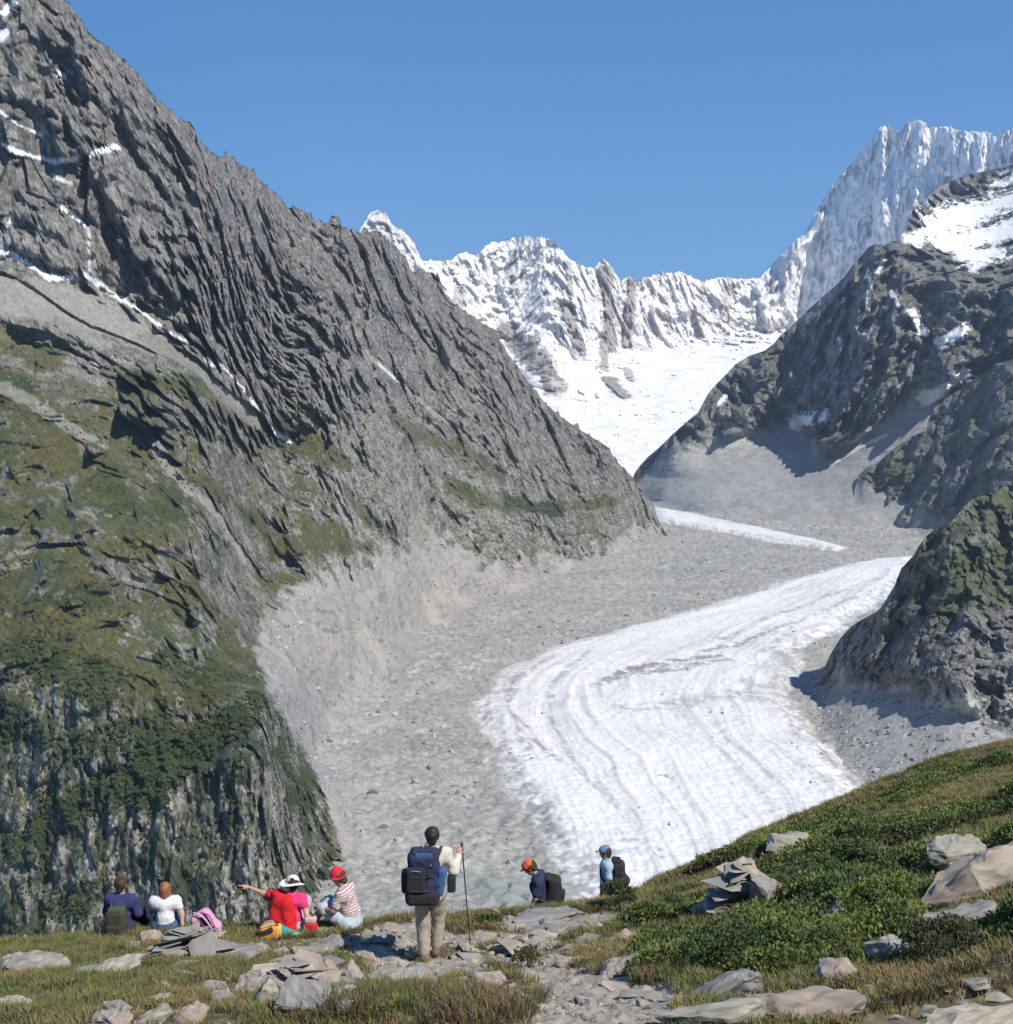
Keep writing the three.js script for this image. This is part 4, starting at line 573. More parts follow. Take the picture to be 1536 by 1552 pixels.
// px, foot py, width, height (photograph's pixels), depth/width, roll, shape seed, flatness, name, label
const bigStones = [
  [1486, 1352, 200, 84, .5, .33, 11, .4, 'rock_slab', 'large tilted overhanging slab jutting from the green bank'],
  [1462, 1402, 136, 46, .5, .22, 12, .35, 'rock_slab', 'pale pointed slab lying just below the overhanging slab'],
  [1448, 1306, 96, 54, .7, .05, 13, .7, 'boulder', 'blocky grey boulder half buried in the upper green bank'],
  [1266, 1396, 60, 70, .8, .05, 14, .9, 'boulder', 'pale square topped block standing alone among the shrubs'],
  [1345, 1452, 72, 38, .8, .1, 15, .5, 'boulder', 'small brown boulder beside the dark grassy overhang'],
  [1266, 1486, 80, 44, .7, .15, 16, .5, 'boulder', 'knobbly dark boulder above the layered ledges'],
  [1100, 1514, 122, 46, .5, .3, 17, .4, 'rock_slab', 'smooth tilted grey slab at the edge of the shrubs by the path'],
  [1210, 1282, 84, 42, .7, -.05, 18, .6, 'boulder', 'grey boulder on the crest of the green bank'],
  [1498, 1242, 36, 20, .8, .1, 19, .6, 'boulder', 'small pinkish rock poking out high on the green bank'],
  [1215, 1540, 200, 46, .35, .2, 21, .35, 'rock_ledge', 'long layered ledge rising out of the brown soil'],
  [1370, 1536, 230, 40, .3, .16, 22, .3, 'rock_ledge', 'upper thin ledge of layered rock below the dark overhang'],
  [1075, 1552, 180, 44, .4, .14, 23, .35, 'rock_ledge', 'ledge of flat layered rock beside the bare path'],
  [1480, 1560, 200, 44, .35, .1, 24, .3, 'rock_ledge', 'ledge of layered rock with gravel lying above it'],
  [946, 1470, 84, 32, .6, .2, 25, .45, 'rock_slab', 'dark edged slab between the path and the shrubs'],
  [942, 1430, 52, 26, .8, 0, 26, .6, 'boulder', 'rounded pale boulder at the foot of the grassy bank by the path'],
  [838, 1394, 128, 26, .5, .02, 27, .35, 'rock_slab', 'broad flat slab at the lip where the path drops away'],
  [620, 1492, 124, 34, .6, -.03, 28, .4, 'rock_slab', 'broad worn slab under the standing hiker'],
  [782, 1524, 60, 30, .7, -.1, 29, .4, 'rock_slab', 'flat slab let into the bare path'],
  [556, 1456, 58, 24, .6, -.3, 31, .35, 'rock_slab', 'reddish slab sloping beside the standing hiker'],
  [584, 1426, 46, 20, .7, -.1, 32, .4, 'rock_slab', 'light flat slab behind the standing hiker on the lip'],
  [470, 1446, 62, 22, .7, -.1, 33, .35, 'rock_slab', 'flat slab between the red bag and the stone heap'],
  [160, 1478, 110, 24, .5, .32, 34, .35, 'rock_slab', 'long slab slanting in the grass below the seated couple'],
  [50, 1472, 130, 40, .5, .15, 35, .4, 'rock_slab', 'broad grey slab on the lip left of the seated couple'],
  [168, 1556, 72, 24, .7, 0, 36, .5, 'boulder', 'low blocky stone in the grass with a smaller one behind it'],
  [172, 1538, 48, 26, .8, .1, 37, .6, 'boulder', 'small rounded stone behind a low blocky stone'],
  [228, 1550, 68, 28, .5, .3, 38, .35, 'rock_slab', 'pale slab tipped up in the grass next to a grey leaning slab'],
  [240, 1522, 50, 18, .6, .25, 39, .35, 'rock_slab', 'thin slab leaning over the pale tipped slab'],
  [290, 1550, 70, 36, .5, .5, 41, .35, 'rock_slab', 'dark grey leaning slab standing on edge in the grass'],
  [338, 1522, 38, 26, .8, 0, 42, .7, 'boulder', 'small round stone between the leaning slab and the heap'],
  [522, 1546, 28, 26, .8, 0, 43, .7, 'boulder', 'little upright stone in the grass beside the heap'],
  [770, 1436, 60, 18, .6, .05, 44, .4, 'rock_slab', 'thin reddish slab lying across the path rubble'],
  [716, 1436, 56, 14, .5, 0, 45, .35, 'rock_slab', 'narrow reddish slab below the tip of the walking pole'],
  [506, 1432, 56, 18, .7, .1, 47, .35, 'rock_slab', 'grey flat slab at the feet of the man in the striped shirt'],
  [684, 1478, 54, 24, .8, -.1, 48, .6, 'boulder', "angular block beside the standing hiker's boots"],
  [738, 1486, 66, 26, .7, .1, 49, .45, 'rock_slab', 'tilted brown slab behind the flat slab in the path'],
  [866, 1460, 58, 22, .7, -.12, 51, .4, 'rock_slab', 'small slab tipped towards the bare dirt of the path'],
  [1014, 1446, 50, 24, .7, .2, 52, .5, 'boulder', 'small rock at the foot of the wide dark shrub'],
  [398, 1446, 48, 18, .7, .1, 53, .4, 'rock_slab', 'brown slab in the grass below the orange bag'],
  [20, 1530, 70, 24, .7, .1, 54, .45, 'rock_slab', 'low slab sunk in the grass below the broad slab on the lip'],
  [905, 1410, 44, 20, .7, .1, 56, .5, 'boulder', 'reddish rock beside the rounded pale boulder'],
  [812, 1526, 46, 11, .3, .08, 46, .5, 'stone', 'narrow stick shaped stone lying on the bare path'],
];
for (const [px, py, w, h, dep, roll, seed, flat, name, label] of bigStones) { const m = new THREE.Mesh(stoneGeo(seed, { flat, long: 1.4, n: 15, fine: 3, rough: .075 }), stoneMat); m.name = numbered(name); place(m, px, py, w, h, dep, roll, (seed % 7 - 3) * .09, name === 'rock_ledge' ? .1 : .22); scene.add(m); mark(m, label, name === 'rock_slab' || name === 'rock_ledge' ? 'rock slab' : 'rock'); }
// heaps: one thing, every stone a part
function heap(name, label, px, py, spread, rise, stones, seed, extra = []) {
  const r = rng(seed), [x, , z] = hitLand(px, py), s = -z / FOCAL, y = ground(x, z), g = new THREE.Group(); g.name = numbered(name); g.position.set(x, y, z); scene.add(g); mark(g, label, 'stone heap');
  for (let i = 0; i < stones; i++) {
    const t = i / stones, a = r() * 6.283, q = Math.sqrt(r()) * (1 - t * .8), flat = r() < .75, m = new THREE.Mesh((flat ? slabStones : smallStones)[Math.floor(r() * 12)], stoneMat), size = spread * s * lerp(.17, .11, t) * (.7 + r() * .8) * (flat ? 1.25 : .9);
    const lx = Math.cos(a) * q * spread * s * .5, lz = Math.sin(a) * q * spread * s * .34;
    m.position.set(lx, ground(x + lx, z + lz) - y + t * rise * s * (1 - q * .35) + size * .15, lz); m.scale.set(size, size * (.55 + r() * .4), size); m.rotation.set((r() - .5) * .7, r() * 6.3, (r() - .5) * .7); m.name = 'stone'; m.castShadow = m.receiveShadow = true; g.add(m);
  }
  for (const [dx, dy, w, h, roll, sd, flat] of extra) { const geo = stoneGeo(sd, { flat, n: 14, fine: 3, rough: .075 }); geo.computeBoundingBox(); const b = geo.boundingBox, m = new THREE.Mesh(geo, stoneMat); m.scale.set(w * 1.05 * s / (b.max.x - b.min.x), h * 1.05 * s / (b.max.y - b.min.y), w * .8 * s / (b.max.z - b.min.z)); const [hx, , hz] = hitLand(px + dx, py + dy); m.position.set(hx - x, ground(hx, hz) - y + h * s * .42, hz - z); m.rotation.set(.1, .2, roll); m.name = 'stone'; m.castShadow = m.receiveShadow = true; g.add(m); }
  return g;
}
heap('stone_heap', 'heap of flat stones behind the woman in the white shirt', 290, 1452, 150, 44, 46, 901, [[-62, -22, 34, 26, 0, 61, .6], [50, -2, 54, 26, -.3, 62, .4], [-8, 14, 46, 20, .2, 63, .5], [22, 2, 40, 32, -.7, 64, .5], [-20, -8, 40, 16, 0, 65, .4], [30, -26, 50, 16, .1, 66, .4]]);
heap('stone_heap', 'heap of big broken blocks in the grass near the grassy hump', 455, 1500, 190, 40, 34, 902, [[45, -6, 44, 52, .1, 71, .9], [5, 36, 70, 54, -.6, 72, .7], [-58, 26, 44, 44, .1, 73, .9], [-84, 6, 52, 28, .5, 74, .5], [84, -8, 46, 42, .4, 75, .9], [-30, -36, 60, 14, .1, 76, .3], [0, -40, 66, 14, -.2, 77, .3], [28, -50, 70, 16, .1, 78, .3], [60, 30, 40, 26, .2, 79, .6]]);
heap('stone_heap', 'heap of broken rocks surrounded by shrubs on the green bank', 1120, 1378, 110, 58, 26, 903, [[-48, 8, 50, 32, .3, 81, .6], [30, -2, 54, 44, -.5, 82, .8], [50, -14, 46, 32, -.5, 83, .6], [5, -30, 64, 22, .1, 84, .4], [-18, 0, 40, 36, .2, 85, .8], [20, -42, 44, 14, .15, 86, .3]]);
// loose stones, by the place where they lie: px, py, spread, number, where
{
  const r = rng(950);
  const near = [[840, 1412, 95, 32, 62, 'on the path by the lip slab'], [720, 1450, 75, 28, 40, 'on the path beside the standing hiker'], [880, 1445, 60, 24, 20, 'on the path below the rounded pale boulder'], [640, 1440, 60, 20, 12, "around the standing hiker's boots"], [620, 1408, 60, 12, 26, 'on the lip behind the standing hiker'], [540, 1420, 60, 16, 24, 'behind the man in the striped shirt'], [230, 1470, 130, 28, 18, 'in the grass around the heap of flat stones'], [90, 1465, 100, 22, 10, 'in the grass near the broad slab on the lip'],
    [1340, 1525, 170, 26, 26, 'on the brown soil between the rock ledges'], [1480, 1500, 60, 20, 10, 'on the brown soil under the dark overhang'], [400, 1450, 70, 16, 10, 'in the grass below the orange bag'], [330, 1500, 120, 26, 10, 'in the grass beside the heap of big blocks'], [700, 1495, 60, 14, 8, 'on the path behind the grassy hump'], [930, 1505, 80, 30, 16, 'on the bare dirt of the path'], [120, 1520, 100, 26, 8, 'in the grass around the low blocky stone'], [1030, 1530, 60, 22, 8, 'at the edge of the path by the rock ledge']];
  for (const [cx, cy, rx, ry, n, where] of near) for (let i = 0; i < n; i++) {
    const px = cx + (r() + r() - 1) * rx * 1.2, py = cy + (r() + r() - 1) * ry * 1.2, slab = r() < .45, size = (9 + r() * r() * 26) * (slab ? 1.5 : 1), m = new THREE.Mesh((slab ? slabStones : smallStones)[Math.floor(r() * 12)], stoneMat);
    m.name = numbered('loose_stone'); place(m, px, py, size * 1.25, size * (slab ? .2 + r() * .15 : .45 + r() * .35), .6 + r() * .5, (r() - .5) * .7, r() * 1.2 - .6, slab ? 0 : .3); scene.add(m);
    mark(m, (slab ? 'flat loose slab ' : 'small loose broken stone ') + where, 'stone', (slab ? 'loose slabs ' : 'loose stones ') + where);
  }
  const geo = stoneGeo(470, { flat: .6, long: 1.2, n: 9 }), list = [];
  for (let i = 0; i < 30000 && list.length < 4500; i++) { const d = 10 + r() * 13, x = lerp(-.45, .48, r()) * d, z = -d, w = fbm(x * .6, 3, z * .6, 2), k = Math.max(inZone(pathZone, x, z, w * .6), inZone(soilZone, x, z, w * .6) * .8, inZone(rubbleZone, x, z, w * .5) * .5, .06); if (r() < k * .6) list.push([x, ground(x, z), z, .015 + r() * r() * .05]); }
  const g = new THREE.InstancedMesh(geo, stoneMat, list.length), M = new THREE.Matrix4(), Q = new THREE.Quaternion(); g.name = 'gravel'; g.castShadow = g.receiveShadow = true;
  list.forEach(([x, y, z, s], i) => { g.setMatrixAt(i, M.compose(new THREE.Vector3(x, y + s * .2, z), Q.setFromEuler(new THREE.Euler(r() - .5, r() * 6.3, r() - .5)), new THREE.Vector3(s, s * .7, s))); const t = .75 + r() * .5; g.setColorAt(i, new THREE.Color().setRGB(t, t * .97, t * .93)); });
  scene.add(g); mark(g, 'fine gravel strewn over the path and the brown soil', 'gravel', null, 'stuff');
}
// ---------------------------------------------------------------- grass, low shrubs
const leafMat = new THREE.MeshPhysicalMaterial({ vertexColors: true, roughness: .9, side: THREE.DoubleSide, transmission: .35, thickness: 0 });
function tuftGeo(seed, blades, h, spread) {
  const r = rng(seed), pos = [], col = [], idx = [];
  for (let i = 0; i < blades; i++) {
    const a = r() * 6.283, q = Math.sqrt(r()) * spread, bx = Math.cos(a) * q, bz = Math.sin(a) * q, len = h * (.55 + r() * .6), lean = .15 + r() * .6, la = a + (r() - .5) * 1.6, w = .0025 + r() * .003, sx = -Math.sin(la) * w, sz = Math.cos(la) * w, v = pos.length / 3;
    const at = t => [bx + Math.cos(la) * lean * len * t * t, len * t * (1 - lean * .3 * t), bz + Math.sin(la) * lean * len * t * t];
    const p0 = at(0), p1 = at(.55), p2 = at(1); p0[1] = -.02;
    pos.push(p0[0] - sx, p0[1], p0[2] - sz, p0[0] + sx, p0[1], p0[2] + sz, p1[0] - sx, p1[1], p1[2] - sz, p1[0] + sx, p1[1], p1[2] + sz, ...p2);
    const k = .75 + r() * .5, dry = r(); for (let j = 0; j < 5; j++) { const c = mix3([1, 1, 1], [1.5, 1.12, .9], dry > .8 ? .6 : 0); col.push(c[0] * k, c[1] * k, c[2] * k); }
    idx.push(v, v + 1, v + 2, v + 1, v + 3, v + 2, v + 2, v + 3, v + 4);
  }
  const g = new THREE.BufferGeometry(); g.setAttribute('position', new THREE.Float32BufferAttribute(pos, 3)); g.setAttribute('color', new THREE.Float32BufferAttribute(col, 3)); g.setIndex(idx); g.computeVertexNormals(); return g;
}
function sprigGeo(seed, leaves, rad, leaf) { // a twiggy head of small leaves
  const r = rng(seed), pos = [], col = [], idx = [];
  for (let i = 0; i < leaves; i++) {
    const a = r() * 6.283, e = Math.acos(1 - r() * 1.15), q = rad * (.55 + r() * .5), c = [Math.cos(a) * Math.sin(e) * q, Math.cos(e) * q * .8, Math.sin(a) * Math.sin(e) * q];
    const f = new THREE.Vector3(Math.cos(a) * Math.sin(e) + (r() - .5), Math.cos(e) + .3 + (r() - .5) * .8, Math.sin(a) * Math.sin(e) + (r() - .5)).normalize(), u = new THREE.Vector3(r() - .5, r() - .5, r() - .5).cross(f).normalize(), L = leaf * (.7 + r() * .6), W = L * .3, n = u.clone().cross(f), v = pos.length / 3;
    const P = (s, t, k) => [c[0] + f.x * L * s + u.x * W * t + n.x * k, c[1] + f.y * L * s + u.y * W * t + n.y * k, c[2] + f.z * L * s + u.z * W * t + n.z * k];
    pos.push(...P(-.5, 0, 0), ...P(.05, 1, .2 * W), ...P(.5, 0, 0), ...P(.05, -1, .2 * W)); const k = .7 + r() * .6; for (let j = 0; j < 4; j++) col.push(k, k, k * .9);
    idx.push(v, v + 1, v + 2, v, v + 2, v + 3);
  }
  const g = new THREE.BufferGeometry(); g.setAttribute('position', new THREE.Float32BufferAttribute(pos, 3)); g.setAttribute('color', new THREE.Float32BufferAttribute(col, 3)); g.setIndex(idx); g.computeVertexNormals(); return g;
}
const M4 = new THREE.Matrix4(), Q4 = new THREE.Quaternion(), E4 = new THREE.Euler(), V4 = new THREE.Vector3(), S4 = new THREE.Vector3(), C4 = new THREE.Color();
function scatter(name, geo, list, label, category) { // list of [x, y, z, turn, tilt x, tilt z, size, [r, g, b]]
  const m = new THREE.InstancedMesh(geo, leafMat, list.length); m.name = name; m.castShadow = m.receiveShadow = true;
  list.forEach((t, i) => { Q4.setFromEuler(E4.set(t[4], t[3], t[5])); m.setMatrixAt(i, M4.compose(V4.set(t[0], t[1], t[2]), Q4, S4.setScalar(t[6]))); m.setColorAt(i, C4.setRGB(...t[7])); });
  scene.add(m); return mark(m, label, category, null, 'stuff');
}
{
  const r = rng(2024), tufts = [[], [], []], tall = [], sprigs = [[], [], []];
  const draw = (n, d0, d1, f) => { for (let i = 0; i < n; i++) { const d = Math.sqrt(lerp(d0 * d0, d1 * d1, r())), a = lerp(-.5, .54, r()), x = a * d; if (d < CREST(a) + .7) f(x, -d); } };
  draw(190000, 9.5, 31, (x, z) => {
    const w = fbm(x * .6, 3, z * .6, 2), path = inZone(pathZone, x, z, w * .6), bank = inZone(bankZone, x, z, w * .5), soil = inZone(soilZone, x, z, w * .6), p = fbm(x * .9 + 30, 2, z * .9, 3), keep = (1 - path) * (1 - bank * .93) * (1 - soil);
    const t = inZone(tallZone, x, z, w * .4); if (r() > keep * (1 - .8 * inZone(rubbleZone, x, z, w * .5)) * Math.max(.12 + .88 * sstep(-.2, .14, p), t * .9) + .004) return;
    const y = ground(x, z), dry = sstep(-.15, .3, fbm(x * .5, 6, z * .5, 2) + (r() - .5) * .5);
    let c = mix3([.14, .165, .04], [.235, .2, .08], dry); if (r() < .12 + t * .25) c = [.22, .14, .075]; c = mul3(c, .75 + r() * .5);
    (t > .5 && r() < .35 ? tall : tufts[Math.floor(r() * 3)]).push([x, y, z, r() * 6.3, (r() - .5) * .3, (r() - .5) * .3, .7 + r() * .6, c]);
  });
  draw(330000, 10, 32, (x, z) => {
    const w = fbm(x * .6, 3, z * .6, 2), bank = inZone(bankZone, x, z, w * .5), n = fbm(x * .8 + 3, 9, z * .8, 3), clump = ridged(x * .55, 2, z * .4, 2);
    if (r() > bank * sstep(.05, .4, clump) * sstep(-.42, -.12, n) * (1 - inZone(slabZone, x, z, w * .4))) return;
    const y = ground(x, z), k = fbm(x * .45 + 60, 1, z * .45, 3); let c = mix3([.11, .155, .036], [.19, .235, .05], sstep(-.18, .22, k + (r() - .5) * .25)); if (k < -.22 && r() < .4) c = [.12, .085, .035];
    const t = -z - CREST(x / -z); if (t > -2.5 && r() < .16) c = [.19, .09, .055]; c = mul3(c, .75 + r() * .5);
    sprigs[Math.floor(r() * 3)].push([x, y + r() * r() * .2 * bank * sstep(-.1, .3, fbm(x * 1.1 + 8, 3, z * 1.1, 2)), z, r() * 6.3, (r() - .5) * .6, (r() - .5) * .6, .7 + r() * .7, c]);
  });
  tufts.forEach((l, i) => scatter(numbered('grass'), tuftGeo(500 + i, 18, .065 + i * .02, .075), l, 'short olive and dry grass between the stones', 'grass'));
  scatter(numbered('grass'), tuftGeo(510, 16, .17, .08), tall, 'taller reddish grass on the humps beside the path', 'grass');
  sprigs.forEach((l, i) => scatter(numbered('shrub_cover'), sprigGeo(520 + i, 34, .12 + i * .015, .045), l, 'dense low green shrubs covering the bank', 'shrubs'));
}
// single bushes
function bush(px, py, wpx, hpx, seed, tone, label) {
  const r = rng(seed), [x, , z] = hitLand(px, py), s = -z / FOCAL, g = new THREE.Group(); g.name = numbered('low_shrub'); g.position.set(x, ground(x, z), z); scene.add(g); mark(g, label, 'shrub', 'single shrubs on the shoulder');
  const W = wpx * s / 2, H = hpx * s, parts = [], n = Math.round(clamp(W * H * 420, 24, 150));
  for (let i = 0; i < n; i++) { const a = r() * 6.283, q = Math.sqrt(r()), e = Math.sqrt(1 - q * q * .9) * (.55 + .45 * r()), k = sprigGeo(seed * 97 + i % 5, 34, .1, .042); k.rotateY(r() * 6.3); k.rotateX((r() - .5) * .8); k.translate(Math.cos(a) * q * W, e * H, Math.sin(a) * q * W * .8); const c = k.attributes.color, m = mul3(tone, .7 + r() * .6); for (let j = 0; j < c.count; j++) c.setXYZ(j, c.getX(j) * m[0], c.getY(j) * m[1], c.getZ(j) * m[2]); parts.push(k); }
  const f = new THREE.Mesh(mergeGeometries(parts), leafMat); f.name = 'foliage'; f.castShadow = f.receiveShadow = true; g.add(f);
  for (let i = 0; i < 4; i++) { const st = new THREE.Mesh(new THREE.CylinderGeometry(.006, .012, H * .9, 5), stoneMat2); st.name = 'stem'; st.position.set((r() - .5) * W, H * .4, (r() - .5) * W * .6); st.rotation.set((r() - .5) * .6, 0, (r() - .5) * .6); st.castShadow = true; g.add(st); }
}
const stoneMat2 = new THREE.MeshStandardMaterial({ color: new THREE.Color(.12, .08, .05), roughness: .9 });
bush(938, 1374, 46, 44, 31, [.05, .085, .025], 'dark green bush hiding the legs of the hiker in the pale blue shirt');
bush(1110, 1462, 150, 50, 32, [.085, .13, .03], 'wide dark shrub above the smooth tilted slab by the path');
bush(1235, 1450, 120, 46, 33, [.12, .165, .036], 'rounded green shrub between the pale block and the dark boulder');
bush(1330, 1385, 130, 54, 34, [.165, .225, .045], 'bright green shrub below the blocky boulder on the bank');
bush(1435, 1450, 120, 60, 35, [.08, .095, .032], 'brownish shrub hanging over the dark grassy overhang');
bush(1230, 1345, 110, 40, 36, [.11, .155, .036], 'shrub beside the pale block on the bank');
bush(1340, 1275, 120, 36, 37, [.13, .18, .04], 'shrub below the crest near the blocky boulder');
bush(800, 1462, 36, 30, 38, [.14, .13, .045], 'small dry tussock growing in the middle of the path');
bush(740, 1404, 44, 16, 39, [.1, .135, .03], 'low green cushion on the lip beside the walking pole');
// ---------------------------------------------------------------- people: smooth bodies from tapered bones, clothes as a second skin
const V = (x, y, z) => [x, y, z];
const bone = (a, b, ra, rb = ra, k) => ({ t: 0, a, b, ra, rb, k });
const ball = (a, r, sc = [1, 1, 1]) => ({ t: 1, a, r, sc });
const box = (a, h, r, yaw = 0, pitch = 0, roll = 0) => { const m = new THREE.Matrix4().makeRotationFromEuler(new THREE.Euler(pitch, yaw, roll)).invert().elements; return { t: 2, a, h, r, m: [m[0], m[1], m[2], m[4], m[5], m[6], m[8], m[9], m[10]] }; };
function sd(p, x, y, z) {
  const a = p.a, px = x - a[0], py = y - a[1], pz = z - a[2];
  if (p.t === 0) { const b = p.b, bx = b[0] - a[0], by = b[1] - a[1], bz = b[2] - a[2], t = clamp((px * bx + py * by + pz * bz) / (bx * bx + by * by + bz * bz + 1e-9)), dx = px - bx * t, dy = py - by * t, dz = pz - bz * t; return Math.sqrt(dx * dx + dy * dy + dz * dz) - (p.ra + (p.rb - p.ra) * t); }
  if (p.t === 1) { const s = p.sc, l = Math.hypot(px / s[0], py / s[1], pz / s[2]); return (l - p.r) * Math.min(s[0], s[1], s[2]); }
  const m = p.m, qx = Math.abs(m[0] * px + m[3] * py + m[6] * pz) - p.h[0] + p.r, qy = Math.abs(m[1] * px + m[4] * py + m[7] * pz) - p.h[1] + p.r, qz = Math.abs(m[2] * px + m[5] * py + m[8] * pz) - p.h[2] + p.r;
  return Math.hypot(Math.max(qx, 0), Math.max(qy, 0), Math.max(qz, 0)) + Math.min(Math.max(qx, qy, qz), 0) - p.r;
}
// surface nets over the joined distances; cuts are half spaces to keep: [nx, ny, nz, c] keeps n.p < c
function skin(prims, cell, { k = .03, grow = 0, cuts = [], wrinkle = 0 } = {}) {
  const lo = [1e9, 1e9, 1e9], hi = [-1e9, -1e9, -1e9];
  for (const p of prims) for (const [c, r] of p.t === 0 ? [[p.a, p.ra], [p.b, p.rb]] : [[p.a, p.t === 1 ? p.r * Math.max(...p.sc) : Math.hypot(...p.h)]]) for (let i = 0; i < 3; i++) { lo[i] = Math.min(lo[i], c[i] - r - grow - .04); hi[i] = Math.max(hi[i], c[i] + r + grow + .04); }
  const n = [0, 1, 2].map(i => Math.ceil((hi[i] - lo[i]) / cell) + 2), [nx, ny, nz] = n, F = new Float32Array(nx * ny * nz);
  const at = (x, y, z) => {
    let d = 1e3; for (const p of prims) { const e = sd(p, x, y, z); const h = clamp(.5 + .5 * (d - e) / k); d = d + (e - d) * h - k * h * (1 - h); }
    d -= grow; if (wrinkle && Math.abs(d) < .05) d += wrinkle * (noise3(x * 11, y * 9, z * 11) + .6 * noise3(x * 26, y * 17, z * 26));
    for (const c of cuts) d = Math.max(d, c[0] * x + c[1] * y + c[2] * z - c[3]);
    return d;
  };
  const B = 5, reach = cell * B * .95 + wrinkle * 2 + .004;           // whole blocks far from the surface are skipped
  for (let I = 0; I < nx; I += B) for (let Jb = 0; Jb < ny; Jb += B) for (let Lb = 0; Lb < nz; Lb += B) {
    const dc = at(lo[0] + (I + B / 2 - .5) * cell, lo[1] + (Jb + B / 2 - .5) * cell, lo[2] + (Lb + B / 2 - .5) * cell), far = Math.abs(dc) > reach;
    for (let i = I; i < Math.min(I + B, nx); i++) for (let j = Jb; j < Math.min(Jb + B, ny); j++) for (let l = Lb; l < Math.min(Lb + B, nz); l++) F[(i * ny + j) * nz + l] = far ? dc : at(lo[0] + i * cell, lo[1] + j * cell, lo[2] + l * cell);
  }
  const id = (i, j, l) => (i * ny + j) * nz + l, vid = new Int32Array(F.length).fill(-1), pos = [], idx = [];
  for (let i = 0; i < nx - 1; i++) for (let j = 0; j < ny - 1; j++) for (let l = 0; l < nz - 1; l++) {
    let sx = 0, sy = 0, sz = 0, c = 0, neg = 0; const f = [0, 0, 0, 0, 0, 0, 0, 0]; for (let q = 0; q < 8; q++) { f[q] = F[id(i + (q & 1), j + (q >> 1 & 1), l + (q >> 2))]; if (f[q] < 0) neg++; }
    if (!neg || neg === 8) continue;
    for (let q = 0; q < 8; q++) for (let b = 1; b < 8; b <<= 1) if (!(q & b) && (f[q] < 0) !== (f[q | b] < 0)) { const t = f[q] / (f[q] - f[q | b]); sx += (q & 1) + (b === 1 ? t : 0); sy += (q >> 1 & 1) + (b === 2 ? t : 0); sz += (q >> 2) + (b === 4 ? t : 0); c++; }
    vid[id(i, j, l)] = pos.length / 3; pos.push(lo[0] + (i + sx / c) * cell, lo[1] + (j + sy / c) * cell, lo[2] + (l + sz / c) * cell);
  }
  const quad = (a, b, c, d, fl) => { if (a < 0 || b < 0 || c < 0 || d < 0) return; fl ? idx.push(a, b, c, a, c, d) : idx.push(a, c, b, a, d, c); };
  for (let i = 1; i < nx - 1; i++) for (let j = 1; j < ny - 1; j++) for (let l = 1; l < nz - 1; l++) {
    const f = F[id(i, j, l)] < 0;
    if (f !== (F[id(i + 1, j, l)] < 0)) quad(vid[id(i, j - 1, l - 1)], vid[id(i, j, l - 1)], vid[id(i, j, l)], vid[id(i, j - 1, l)], f);
    if (f !== (F[id(i, j + 1, l)] < 0)) quad(vid[id(i - 1, j, l - 1)], vid[id(i - 1, j, l)], vid[id(i, j, l)], vid[id(i, j, l - 1)], f);
    if (f !== (F[id(i, j, l + 1)] < 0)) quad(vid[id(i - 1, j - 1, l)], vid[id(i, j - 1, l)], vid[id(i, j, l)], vid[id(i - 1, j, l)], f);
  }
  const g = new THREE.BufferGeometry(); g.setAttribute('position', new THREE.Float32BufferAttribute(pos, 3)); g.setIndex(idx); g.computeVertexNormals(); return g;
}
const cloth = (r, g, b, rough = .9) => new THREE.MeshStandardMaterial({ color: new THREE.Color(r, g, b), roughness: rough });
const skinTone = cloth(.46, .255, .175, .6), skinPale = cloth(.56, .34, .25, .6);
function part(parent, name, geo, mat, label) { const m = new THREE.Mesh(geo, mat); m.name = name; if (label) m.userData.label = label; m.castShadow = m.receiveShadow = true; parent.add(m); return m; }
const add3 = (a, b, k = 1) => [a[0] + b[0] * k, a[1] + b[1] * k, a[2] + b[2] * k], sub3 = (a, b) => [a[0] - b[0], a[1] - b[1], a[2] - b[2]], nrm = a => { const l = Math.hypot(...a) || 1; return [a[0] / l, a[1] / l, a[2] / l]; }, cross3 = (a, b) => [a[1] * b[2] - a[2] * b[1], a[2] * b[0] - a[0] * b[2], a[0] * b[1] - a[1] * b[0]], mid3 = (a, b, t = .5) => [lerp(a[0], b[0], t), lerp(a[1], b[1], t), lerp(a[2], b[2], t)];
// a hand: palm, four fingers of unequal length, thumb from the side; curl 0 flat .. 1 fist; point: first finger straight
function hand(wrist, dir, up, curl, right, point) {
  const d = nrm(dir), s0 = nrm(cross3(d, up)), s = right ? s0 : s0.map(v => -v), n = nrm(cross3(s, d)).map(v => right ? v : -v), out = [];
  const P = (a, b, c) => add3(add3(add3(wrist, d, a), s, b), n, c);
  out.push(bone(P(0, 0, 0), P(.045, .012, 0), .024, .021), bone(P(.02, -.014, 0), P(.08, -.022, 0), .018, .013), bone(P(.02, .014, 0), P(.085, .026, 0), .019, .013), bone(P(.03, 0, 0), P(.088, 0, 0), .019, .014));
  [[.028, .072, .09], [.009, .08, .092], [-.01, .074, .09], [-.027, .058, .083]].forEach(([b, len, a0], i) => {
    let p = P(a0, b, 0), ang = 0; const c = point && i === 0 ? .05 : curl; [.45, .32, .23].forEach((f, j) => { ang += c * (j === 0 ? 1.25 : 1.45); const q = add3(add3(p, d, Math.cos(ang) * len * f), n, -Math.sin(ang) * len * f); out.push(bone(p, q, .0095 - j * .0009, .0088 - j * .0009)); p = q; });
  });
  const t0 = P(.02, .024, -.004), t1 = P(.05, .048, -.016 - curl * .008), t2 = P(.082 - curl * .012, .05 - curl * .02, -.024 - curl * .022); out.push(bone(t0, t1, .013, .011), bone(t1, t2, .0105, .009));
  return out;
}
